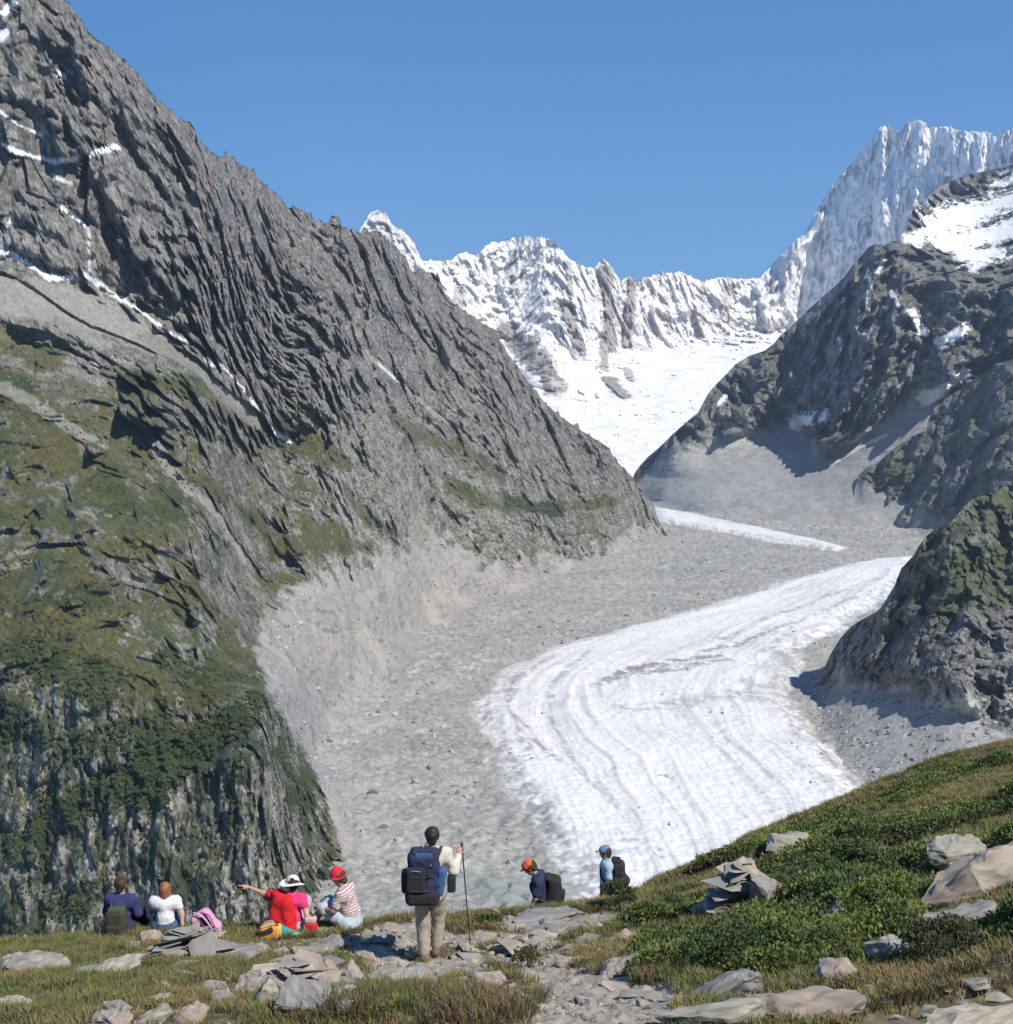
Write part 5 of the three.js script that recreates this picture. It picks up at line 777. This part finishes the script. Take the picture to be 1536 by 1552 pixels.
// builds body and clothes from joints. J: pelvis, chest, neck, head, hips, knees, ankles, toes, shoulders, elbows, wrists
function makePerson(label, J, o) {
  const g = new THREE.Group(); g.name = numbered('person'); scene.add(g); mark(g, label, 'person', 'walkers on the shoulder');
  const side = ['L', 'R'], sz = o.size ?? 1, up = nrm(sub3(J.head, J.neck)), face = nrm(o.face), ear = nrm(cross3(face, up));
  const H = (a, b, c) => add3(add3(add3(J.head, ear, a * sz), up, b * sz), face, c * sz);
  const headP = [bone(H(0, .035, -.018), H(0, .02, .02), .088 * sz, .078 * sz), bone(H(0, -.02, .035), H(0, -.075, .05), .062 * sz, .045 * sz), bone(J.neck, H(0, -.04, -.01), .056 * sz, .054 * sz), bone(H(0, .0, .1), H(0, -.028, .112), .011, .015), ball(H(.078, -.005, -.005), .026, [.55, 1.2, .8]), ball(H(-.078, -.005, -.005), .026, [.55, 1.2, .8]), ball(H(0, -.058, .09), .016), ball(H(.032, .018, .084), .013), ball(H(-.032, .018, .084), .013)];
  const torso = [bone(J.pelvis, J.waist, .135 * sz * (o.wide ?? 1), .125 * sz * (o.wide ?? 1)), bone(J.waist, J.chest, .125 * sz * (o.wide ?? 1), .135 * sz * (o.wide ?? 1)), bone(mid3(J.shL, J.chest, .35), mid3(J.shR, J.chest, .35), .105 * sz, .105 * sz), bone(J.shL, J.shR, .062 * sz, .062 * sz), bone(J.hipL, J.hipR, .115 * sz, .115 * sz), bone(J.chest, J.neck, .095 * sz, .058 * sz)];
  const arm = s => [bone(J['sh' + s], J['el' + s], .056 * sz, .043 * sz), bone(J['el' + s], J['wr' + s], .042 * sz, .028 * sz)];
  const leg = s => [bone(J['hip' + s], J['kn' + s], .092 * sz, .06 * sz), bone(J['kn' + s], J['an' + s], .06 * sz, .04 * sz)];
  const hands = side.flatMap(s => o.hands?.[s] ? hand(J['wr' + s], o.hands[s].dir, o.hands[s].up, o.hands[s].curl, s === 'R', o.hands[s].point) : [ball(J['wr' + s], .03)]);
  const legs = o.noLegs ? [] : side.flatMap(leg), feet = o.noLegs ? [] : side.map(s => bone(J['an' + s], J['toe' + s], .04, .036));
  const bodyGeo = [skin([...torso, ...side.flatMap(arm), ...legs, ...feet], .021, { k: .04 }), skin(headP, .0105, { k: .018 }), skin(hands, .0072, { k: .006 })];
  part(g, 'body', mergeGeometries(bodyGeo), o.skin ?? skinTone);
  // shirt: trunk plus sleeves, cut at neck, cuffs and hem
  const sl = o.sleeve ?? .5, sleeves = side.flatMap(s => sl > 1 ? [bone(J['sh' + s], J['el' + s], .062 * sz, .05 * sz), bone(J['el' + s], mid3(J['el' + s], J['wr' + s], sl - 1), .05 * sz, .04 * sz)] : [bone(J['sh' + s], mid3(J['sh' + s], J['el' + s], sl), .063 * sz, .06 * sz)]);
  const ax = nrm(sub3(J.chest, J.pelvis)), hem = o.hem ?? -.1;
  const shirt = skin([...torso, ...sleeves], .0155, { k: .045, grow: .015, wrinkle: .013, cuts: [[-ax[0], -ax[1], -ax[2], -(ax[0] * J.pelvis[0] + ax[1] * J.pelvis[1] + ax[2] * J.pelvis[2]) - hem], [...up, up[0] * J.neck[0] + up[1] * J.neck[1] + up[2] * J.neck[2] + .025]] });
  if (o.stripes) { const p = shirt.attributes.position, c = new Float32Array(p.count * 3); for (let i = 0; i < p.count; i++) { const h = ((p.getX(i) - J.pelvis[0]) * ax[0] + (p.getY(i) - J.pelvis[1]) * ax[1] + (p.getZ(i) - J.pelvis[2]) * ax[2]) / .042, f = h - Math.floor(h); c.set(f < .42 ? o.stripes[0] : o.stripes[1], i * 3); } shirt.setAttribute('color', new THREE.BufferAttribute(c, 3)); }
  part(g, 'shirt', shirt, o.shirt, o.shirtLabel);
  if (!o.noLegs) {
    const tl = o.trouser ?? 2, lp = side.flatMap(s => tl > 1 ? [bone(J['hip' + s], J['kn' + s], .1 * sz, .076 * sz), bone(J['kn' + s], mid3(J['kn' + s], J['an' + s], Math.min(1, tl - 1)), .076 * sz, .068 * sz)] : [bone(J['hip' + s], mid3(J['hip' + s], J['kn' + s], tl), .1 * sz, .088 * sz)]);
    part(g, 'trousers', skin([bone(J.hipL, J.hipR, .125 * sz, .125 * sz), bone(J.pelvis, mid3(J.pelvis, J.waist, .35), .14 * sz * (o.wide ?? 1)), ...lp], .017, { k: .04, grow: .012, wrinkle: .014 }), o.trousers);
    for (const s of side) { const a = J['an' + s], t = J['toe' + s], f = nrm([t[0] - a[0], 0, t[2] - a[2]]), heel = [a[0] - f[0] * .05, t[1] - .012, a[2] - f[2] * .05]; const sh = part(g, 'shoe', skin([bone(heel, [t[0], t[1] - .008, t[2]], .046, .042), bone(a, heel, .05, .048), bone(a, t, .046, .036)], .012, { k: .03 }), o.shoes ?? cloth(.08, .06, .05)); part(sh, 'sole', skin([bone([heel[0], heel[1] - .034, heel[2]], [t[0], t[1] - .036, t[2]], .034, .03)], .01, { k: .01 }), cloth(.03, .03, .03)); }
  }
  if (o.hair) part(g, 'hair', skin([bone(H(0, .045, -.03), H(0, .035, .01), .098 * sz, .088 * sz), ...(o.longHair ? [bone(H(0, .0, -.06), H(0, -.11, -.06), .085 * sz, .06 * sz), bone(H(.06, 0, -.03), H(.06, -.09, -.04), .045, .035), bone(H(-.06, 0, -.03), H(-.06, -.09, -.04), .045, .035)] : [bone(H(0, .01, -.045), H(0, -.045, -.05), .08 * sz, .062 * sz)])], .0085, { k: .03, wrinkle: .012, cuts: [[...face, face[0] * J.head[0] + face[1] * J.head[1] + face[2] * J.head[2] + .062 * sz]] }), o.hair);
  if (o.hat) {
    const h = o.hat, crown = skin([bone(H(0, .06, -.02), H(0, .05, .02), .1 * sz, .098 * sz), ...(h.tall ? [bone(H(0, .09, -.01), H(0, .1, .01), .085 * sz)] : [])], .009, { k: .03, cuts: [nrm(add3(up.map(v => -v), face, h.tilt ?? 0)).concat(0)].map(c => { const q = H(0, .035, 0); c[3] = c[0] * q[0] + c[1] * q[1] + c[2] * q[2]; return c; }) });
    const hat = part(g, 'hat', crown, h.mat);
    const br = new THREE.CylinderGeometry(h.brim, h.brim * 1.12, .012, 28, 1), pp = br.attributes.position; for (let i = 0; i < pp.count; i++) { const x = pp.getX(i), z = pp.getZ(i); pp.setY(i, pp.getY(i) + .022 * Math.sin(Math.atan2(z, x) * 2) - .1 * Math.hypot(x, z)); } br.computeVertexNormals();
    const bm = part(hat, 'brim', br, h.mat); const c = h.peak ? H(0, .045, .1) : H(0, .04, 0); bm.position.set(...c); bm.quaternion.setFromUnitVectors(new THREE.Vector3(0, 1, 0), new THREE.Vector3(...up)); if (h.peak) bm.scale.set(.75, 1, .75);
    if (h.band) { const b = new THREE.TorusGeometry(.099 * sz, .008, 6, 24); const t = part(hat, 'hat_band', b, h.band); t.position.set(...H(0, .05, 0)); t.quaternion.setFromUnitVectors(new THREE.Vector3(0, 0, 1), new THREE.Vector3(...up)); }
  }
  return g;
}
function stand(g, px, py, d, turn, onGround = true) { const [x, y, z] = unproject(px, py, d); g.position.set(x, onGround ? ground(x, z) : y, z); g.rotation.y = turn; return g; }
const mirror = J => { for (const k of Object.keys(J)) if (k.endsWith('R') && !J[k.slice(0, -1) + 'L']) J[k.slice(0, -1) + 'L'] = [-J[k][0], J[k][1], J[k][2]]; return J; };
const STRAP = cloth(.035, .035, .04), BLACK = cloth(.022, .022, .026), NAVY = cloth(.022, .03, .075), BLUE = cloth(.045, .10, .26);
function strapTube(pts, r = .012, flat = 2) { const c = new THREE.CatmullRomCurve3(pts.map(p => new THREE.Vector3(...p))), g = new THREE.TubeGeometry(c, 24, r, 6); return g; }
function backpack(label, build, x) { const g = new THREE.Group(); g.name = numbered('backpack'); mark(g, label, 'backpack'); build(g); scene.add(g); return g; }

// 1. the standing walker with the big blue pack, seen from behind; forward is -z
{
  const J = { pelvis: [0, .93, 0], waist: [.01, 1.08, -.01], chest: [.03, 1.28, -.03], neck: [.05, 1.47, -.05], head: [.055, 1.615, -.075],
    shL: [-.14, 1.42, -.03], shR: [.22, 1.41, -.05], elL: [-.22, 1.15, -.06], wrL: [-.15, .98, -.24], elR: [.33, 1.16, -.08], wrR: [.385, 1.3, -.28],
    hipL: [-.09, .9, 0], hipR: [.1, .9, -.01], knL: [-.075, .5, -.03], anL: [-.06, .1, .03], toeL: [-.07, .045, -.13], knR: [.12, .53, -.18], anR: [.1, .13, -.17], toeR: [.15, .06, -.32] };
  const g = makePerson('standing hiker in a cream shirt and beige trousers leaning on a walking pole', J, { face: [.12, -.08, -1], skin: skinTone, shirt: cloth(.62, .58, .5), sleeve: 1.85, hem: -.12, trousers: cloth(.36, .31, .235), trouser: 1.95, shoes: cloth(.2, .1, .07), hair: cloth(.022, .018, .015, .6),
    hands: { R: { dir: [.1, .75, -.5], up: [0, 0, 1], curl: .75 }, L: { dir: [.3, -.3, -.8], up: [0, 1, 0], curl: .45 } } });
  stand(g, 650, 1462, 16.8, 0);
  // gaiters' dark shins are part of the trousers' legs
  const pouch = part(g, 'belt_pouch', skin([box([.3, 1.0, -.05], [.055, .11, .07], .03)], .012), BLACK); part(g, 'belt', new THREE.TorusGeometry(.155, .018, 6, 30).rotateX(Math.PI / 2).translate(0, .99, 0), STRAP);
  const b = backpack('large navy and black rucksack with a bright blue side pocket on the standing hiker', k => {
    part(k, 'main_bag', skin([box([-.05, 1.2, .2], [.2, .31, .13], .09), box([-.06, 1.02, .2], [.22, .16, .14], .08)], .0125, { k: .05, wrinkle: .018 }), NAVY);
    part(k, 'lid', skin([box([-.04, 1.47, .17], [.18, .075, .13], .06, 0, -.15)], .0125, { wrinkle: .016 }), NAVY);
    part(k, 'front_pocket', skin([box([-.14, 1.17, .33], [.13, .17, .05], .045)], .0115, { wrinkle: .006 }), BLACK);
    part(k, 'bottom_pocket', skin([box([-.06, .93, .24], [.22, .1, .12], .07)], .0115, { wrinkle: .006 }), BLACK);
    part(k, 'side_pocket', skin([box([.17, 1.12, .2], [.06, .18, .1], .05, 0, 0, -.15)], .0115, { wrinkle: .006 }), BLUE);
    part(k, 'side_pocket', skin([box([-.28, 1.12, .2], [.055, .15, .09], .05)], .0115, { wrinkle: .006 }), BLACK);
    for (const sx of [-1, 1]) part(k, 'shoulder_strap', strapTube([[.04 + sx * .1, 1.44, .1], [.04 + sx * .13, 1.49, -.02], [.04 + sx * .15, 1.38, -.15], [.04 + sx * .16, 1.15, -.16], [.04 + sx * .16, 1.02, .08]], .024), STRAP);
    for (const [x, y0, y1] of [[.03, 1.5, 1.33], [.08, 1.49, 1.34], [-.14, 1.38, 1.3]]) part(k, 'lash_strap', strapTube([[x, y0, .2], [x - .02, (y0 + y1) / 2, .31], [x - .03, y1, .33]], .008), cloth(.5, .45, .3));
    part(k, 'loop', strapTube([[-.2, 1.32, .34], [-.12, 1.29, .36], [-.08, 1.31, .35]], .012), cloth(.55, .32, .28));
    for (const y of [1.06, 1.24]) part(k, 'compression_strap', strapTube([[.14, y, .12], [.1, y - .01, .31], [-.05, y - .02, .37], [-.2, y - .01, .38]], .009), cloth(.05, .05, .06));
    for (const [x, y, z] of [[.02, 1.235, .36], [.0, 1.36, .33], [.05, 1.35, .33]]) part(k, 'buckle', new THREE.BoxGeometry(.035, .022, .014).translate(x, y, z), cloth(.02, .02, .02, .4));
    part(k, 'zip', strapTube([[-.24, 1.29, .36], [-.14, 1.31, .385], [-.04, 1.29, .37]], .006), cloth(.3, .3, .32)); part(k, 'lid_zip', strapTube([[-.19, 1.45, .27], [-.04, 1.44, .305], [.11, 1.45, .27]], .006), cloth(.25, .26, .32));
    part(k, 'haul_loop', strapTube([[-.04, 1.54, .08], [-.01, 1.58, .07], [.03, 1.54, .08]], .009), STRAP); part(k, 'lid_panel', skin([box([-.04, 1.47, .27], [.12, .045, .05], .03, 0, -.15)], .011, { wrinkle: .006 }), cloth(.05, .08, .2));
    part(k, 'pull_tab', skin([box([.13, .9, .2], [.05, .02, .05], .015)], .01), cloth(.5, .47, .4));
  });
  b.position.copy(g.position);
  // walking pole in the right hand, planted ahead
  const pole = new THREE.Group(); pole.name = numbered('walking_pole'); mark(pole, 'dark walking pole in the raised hand of the standing hiker', 'walking pole'); scene.add(pole);
  const top = new THREE.Vector3(...add3(J.wrR, [.04, .1, -.1])).add(g.position), tip = new THREE.Vector3(g.position.x + .53, 0, g.position.z - .62); tip.y = ground(tip.x, tip.z); pole.position.copy(tip);
  const v = top.clone().sub(tip), L = v.length(), q = new THREE.Quaternion().setFromUnitVectors(new THREE.Vector3(0, 1, 0), v.clone().normalize());
  const seg = (name, y0, y1, r0, r1, mat) => { const m = part(pole, name, new THREE.CylinderGeometry(r1, r0, y1 - y0, 10).translate(0, (y0 + y1) / 2, 0), mat); m.quaternion.copy(q); };
  seg('tip', -.02, .06, .004, .006, cloth(.4, .4, .4, .4)); seg('basket', .06, .07, .035, .03, BLACK); seg('lower_shaft', .07, L * .55, .007, .008, BLACK); seg('upper_shaft', L * .55, L - .12, .009, .01, cloth(.05, .05, .06, .4)); seg('grip', L - .12, L + .03, .017, .02, cloth(.18, .05, .03));
}
// 2. walker with the orange cap, head bowed, facing left, beyond the lip
{
  const J = mirror({ pelvis: [0, .95, 0], waist: [0, 1.1, -.03], chest: [0, 1.3, -.09], neck: [0, 1.48, -.15], head: [0, 1.59, -.25], shR: [.19, 1.42, -.1], elR: [.23, 1.15, -.1], wrR: [.22, .92, -.18], hipR: [.09, .92, 0], knR: [.1, .52, -.12], anR: [.1, .1, -.02], toeR: [.1, .045, -.17] }); J.elL = [-.22, 1.15, -.14]; J.wrL = [-.2, .93, -.24]; J.knL = [-.1, .52, .02]; J.anL = [-.1, .12, .16]; J.toeL = [-.1, .05, .02];
  const g = makePerson('hiker with an orange cap and bowed head descending beyond the lip', J, { face: [0, -.5, -.85], skin: skinTone, shirt: cloth(.025, .035, .085), sleeve: .75, trousers: cloth(.03, .03, .035), hair: cloth(.06, .035, .02), hat: { mat: cloth(.72, .13, .05), brim: .085, peak: true, tilt: 0 }, hands: { R: { dir: [0, -1, -.2], up: [1, 0, 0], curl: .35 }, L: { dir: [0, -1, -.2], up: [-1, 0, 0], curl: .35 } } });
  stand(g, 826, 1372, 22, 1.45); g.position.y = unproject(826, 1305, 22)[1] - 1.72;
  const b = backpack('rounded black daypack on the hiker with the orange cap', k => {
    part(k, 'main_bag', skin([box([0, 1.22, .14], [.16, .26, .12], .1, 0, .12), ball([0, 1.14, .2], .15, [1, 1.25, .8])], .0125, { k: .06, wrinkle: .006 }), BLACK);
    part(k, 'front_pocket', skin([box([0, 1.1, .3], [.11, .12, .04], .04, 0, .1)], .0115), cloth(.03, .025, .022)); part(k, 'lid', skin([box([0, 1.43, .1], [.14, .05, .1], .045, 0, .3)], .0115), cloth(.03, .026, .022));
    for (const s of [-1, 1]) part(k, 'shoulder_strap', strapTube([[s * .1, 1.42, .08], [s * .12, 1.48, -.08], [s * .14, 1.36, -.23], [s * .15, 1.15, -.16], [s * .14, 1.04, .06]], .02), STRAP);
  }); b.position.copy(g.position); b.rotation.copy(g.rotation); b.scale.copy(g.scale);
}
// 3. farther walker in a pale blue shirt, facing left
{
  const J = mirror({ pelvis: [0, .94, 0], waist: [0, 1.09, 0], chest: [0, 1.3, -.01], neck: [0, 1.47, -.02], head: [0, 1.615, -.05], shR: [.18, 1.42, -.01], elR: [.23, 1.15, .03], wrR: [.23, .93, -.1], hipR: [.09, .91, 0], knR: [.1, .51, -.1], anR: [.1, .1, .0], toeR: [.1, .045, -.15] }); J.knL = [-.1, .51, .02]; J.anL = [-.1, .12, .16]; J.toeL = [-.1, .05, .02];
  const g = makePerson('hiker in a pale blue shirt and cap with legs behind a dark green bush', J, { face: [0, -.05, -1], skin: skinTone, shirt: cloth(.36, .5, .62), sleeve: .8, trousers: cloth(.16, .13, .12), hair: cloth(.05, .04, .035), hat: { mat: cloth(.16, .23, .36), brim: .085, peak: true }, hands: { R: { dir: [0, -1, -.3], up: [1, 0, 0], curl: .4 }, L: { dir: [0, -1, -.3], up: [-1, 0, 0], curl: .4 } } });
  stand(g, 921, 1365, 25.5, 1.5); g.position.y = unproject(918, 1283, 25.5)[1] - 1.745;
  const b = backpack('dark lumpy rucksack on the hiker in the pale blue shirt', k => {
    part(k, 'main_bag', skin([box([0, 1.2, .22], [.16, .26, .12], .08), ball([.02, 1.05, .3], .14)], .0125, { k: .06, wrinkle: .014 }), cloth(.035, .03, .03)); part(k, 'lid', skin([box([0, 1.47, .17], [.13, .05, .09], .045)], .0115, { wrinkle: .008 }), BLACK);
    for (const s of [-1, 1]) part(k, 'shoulder_strap', strapTube([[s * .1, 1.4, .12], [s * .12, 1.47, 0], [s * .14, 1.36, -.13], [s * .15, 1.12, -.1], [s * .14, 1.02, .12]], .02), STRAP);
  }); b.position.copy(g.position); b.rotation.copy(g.rotation); b.scale.copy(g.scale);
}
// sitting pose: seat at the origin, knees drawn up, forward is -z
const sitting = (h = 1) => mirror({ pelvis: [0, .12, 0], waist: [0, .28 * h, -.01], chest: [0, .46 * h, -.04], neck: [0, .63 * h, -.05], head: [0, .765 * h, -.07], shR: [.18, .575 * h, -.04], elR: [.25, .34, -.1], wrR: [.18, .26, -.32], hipR: [.1, .11, -.02], knR: [.13, .36, -.42], anR: [.12, -.02, -.66], toeR: [.12, -.06, -.82] });
// 4. seated man in navy
{
  const J = sitting(1.02); const g = makePerson('seated man with dark hair in a navy jacket beside the woman in white', J, { face: [0, -.1, -1], skin: skinPale, shirt: cloth(.035, .04, .14), sleeve: 1.8, trousers: cloth(.03, .03, .045), hair: cloth(.06, .025, .018, .7), wide: 1.05, hands: { R: { dir: [-.3, -.1, -1], up: [0, 1, 0], curl: .4 }, L: { dir: [.3, -.1, -1], up: [0, 1, 0], curl: .4 } } });
  stand(g, 183, 1426, 18.7, -.1); g.scale.setScalar(.93); g.position.y -= .02;
  const b = backpack('olive and black daypack on the back of the seated man in navy', k => {
    part(k, 'main_bag', skin([box([.02, .28, .2], [.16, .21, .1], .07, 0, -.06)], .0125, { wrinkle: .006 }), cloth(.045, .05, .028)); part(k, 'front_pocket', skin([box([.02, .18, .3], [.13, .1, .045], .04)], .0115), cloth(.035, .037, .025)); part(k, 'lid', skin([box([.02, .48, .18], [.13, .05, .09], .04)], .0115), cloth(.07, .08, .045));
    part(k, 'badge', new THREE.BoxGeometry(.06, .025, .006).translate(.05, .26, .303), cloth(.5, .5, .48));
    for (const s of [-1, 1]) part(k, 'shoulder_strap', strapTube([[s * .09, .5, .13], [s * .12, .62, .0], [s * .14, .52, -.15], [s * .15, .3, -.14], [s * .14, .14, .1]], .018), cloth(.05, .055, .04));
  }); b.position.copy(g.position); b.rotation.copy(g.rotation); b.scale.copy(g.scale);
}
// 5. seated woman in white
{
  const J = sitting(.93); J.elR = [.27, .33, .02]; J.wrR = [.29, .13, .1]; const g = makePerson('seated woman with auburn hair in a white T shirt beside the stone heap', J, { face: [.05, -.05, -1], size: .94, skin: skinPale, shirt: cloth(.7, .7, .72), sleeve: .45, hem: -.08, trousers: cloth(.06, .1, .19), hair: cloth(.27, .11, .05, .6), longHair: true, hands: { R: { dir: [.3, -.5, .4], up: [1, 0, 0], curl: .15 }, L: { dir: [.3, -.1, -1], up: [0, 1, 0], curl: .4 } } });
  stand(g, 251, 1414, 18.8, .08); g.scale.setScalar(.9); g.position.y -= .02;
}
// 6. seated woman pointing, magenta top, red jacket over one shoulder, white hat
{
  const J = sitting(.98); Object.assign(J, { chest: [-.03, .45, -.02], neck: [-.01, .61, -.03], head: [.0, .745, -.05], shL: [-.2, .58, -.03], shR: [.15, .55, -.02], elL: [-.46, .585, -.1], wrL: [-.7, .655, -.16], elR: [.25, .32, .08], wrR: [.22, .1, .16] });
  const g = makePerson('seated woman in a white sun hat pointing with her outstretched arm', J, { face: [-.55, -.05, -.8], size: .95, skin: skinPale, shirt: cloth(.68, .045, .2), sleeve: .4, hem: -.06, trousers: cloth(.4, .4, .42), hair: cloth(.05, .03, .022), hat: { mat: cloth(.8, .77, .72), brim: .175, tilt: 0, band: cloth(.75, .4, .36) }, hands: { L: { dir: [-1, .2, -.12], up: [0, 1, 0], curl: .5, point: true }, R: { dir: [0, -.7, .5], up: [1, 0, 0], curl: .15 } } });
  part(g, 'jacket', skin([bone([-.19, .56, .0], [-.22, .2, .06], .1, .12), bone([-.05, .52, .06], [-.03, .16, .1], .1, .12), bone([-.2, .58, -.03], [-.34, .57, -.07], .075, .07)], .0125, { k: .06, grow: .012, wrinkle: .016, cuts: [[0, -1, 0, -.04]] }), cloth(.62, .012, .018));
  stand(g, 443, 1412, 18.3, -.05); g.scale.setScalar(.94);
}
// 7. seated man in a striped shirt and red bucket hat, facing left
{
  const J = sitting(1.04); Object.assign(J, { chest: [0, .47, -.09], waist: [0, .29, -.03], neck: [0, .645, -.13], head: [0, .78, -.19], shR: [.18, .585, -.1], shL: [-.18, .585, -.1], elR: [.24, .36, -.2], wrR: [.16, .36, -.42], elL: [-.24, .36, -.2], wrL: [-.16, .36, -.42] });
  const g = makePerson('seated man in a striped shirt, pale shorts and red bucket hat', J, { face: [0, -.22, -1], skin: skinTone, shirt: new THREE.MeshStandardMaterial({ vertexColors: true, roughness: .9 }), stripes: [[.3, .17, .18], [.66, .6, .56]], sleeve: .7, hem: -.06, wide: 1.12, trousers: cloth(.42, .5, .54), trouser: .95, shoes: cloth(.12, .1, .1), hair: cloth(.06, .045, .04), hat: { mat: cloth(.7, .03, .05), brim: .125, tall: true, tilt: 0 }, hands: { R: { dir: [-.4, .1, -1], up: [0, 1, 0], curl: .5 }, L: { dir: [.4, .1, -1], up: [0, 1, 0], curl: .5 } } });
  stand(g, 533, 1406, 18.6, 1.35); g.scale.setScalar(.95); g.position.y += .01;
}
// bags lying about
function bag(name, label, category, px, py, d, turn, build) { const g = new THREE.Group(); g.name = numbered(name); mark(g, label, category); build(g); scene.add(g); stand(g, px, py, d, turn); return g; }
bag('backpack', 'pink and white backpack lying on the stone heap', 'backpack', 312, 1424, 18.2, .2, g => {
  part(g, 'main_bag', skin([box([0, .17, 0], [.16, .2, .1], .08, 0, 0, .55), box([.1, .1, .02], [.12, .1, .1], .06)], .0125, { k: .05, wrinkle: .008 }), cloth(.62, .33, .48));
  part(g, 'dark_panel', skin([box([-.01, .22, .08], [.08, .1, .04], .035, 0, 0, .6)], .0115), cloth(.16, .03, .1)); part(g, 'side_pocket', skin([box([.15, .08, .08], [.07, .07, .05], .03)], .0115), cloth(.66, .5, .6));
  for (const s of [0, 1]) part(g, 'strap', strapTube([[-.16 + s * .1, .36, .06], [-.05 + s * .1, .34, .14], [.06 + s * .06, .2, .15], [.12 + s * .04, .05, .12]], .012), s ? cloth(.6, .1, .34) : cloth(.66, .55, .6));
});
bag('shoulder_bag', 'orange and black bag standing in the grass behind the pointing woman', 'bag', 409, 1418, 17.9, .1, g => {
  part(g, 'bag_body', skin([box([0, .1, 0], [.15, .11, .09], .07)], .0115, { wrinkle: .008 }), cloth(.72, .27, .03)); part(g, 'black_panel', skin([box([-.03, .14, .05], [.09, .035, .07], .03, 0, 0, .35)], .0105), BLACK); part(g, 'flap', skin([box([-.03, .21, 0], [.1, .03, .08], .025, 0, 0, .3)], .0105), cloth(.6, .36, .2)); part(g, 'yellow_end', skin([box([.12, .12, .01], [.045, .085, .08], .035)], .0105), cloth(.75, .5, .12));
  part(g, 'strap', strapTube([[-.14, .12, .06], [-.05, .3, .05], [.08, .28, .05], [.14, .12, .06]], .01), BLACK);
});
bag('jacket_bundle', 'bundle of teal cloth beside the orange bag', 'clothing', 432, 1412, 18, 0, g => { part(g, 'cloth', skin([bone([-.08, .07, 0], [.16, .05, .02], .075, .05), bone([-.06, .14, .02], [-.02, .06, .03], .06, .06)], .0115, { k: .04, wrinkle: .018 }), cloth(.03, .32, .3)); part(g, 'lining', skin([bone([.1, .05, .03], [.2, .05, .04], .045, .035)], .0115, { wrinkle: .01 }), cloth(.45, .55, .5)); });
bag('small_bag', 'small red and white bag between the pointing woman and the striped shirt', 'bag', 471, 1409, 18.2, 0, g => { part(g, 'bag_body', skin([box([0, .09, 0], [.09, .1, .07], .05)], .0115, { wrinkle: .008 }), cloth(.62, .02, .03)); part(g, 'lid', skin([box([0, .21, 0], [.085, .045, .065], .035)], .0105, { wrinkle: .006 }), cloth(.5, .42, .38)); part(g, 'handle', strapTube([[-.05, .24, 0], [0, .31, 0], [.05, .24, 0]], .009), BLACK); });
renderer.render(scene, camera);
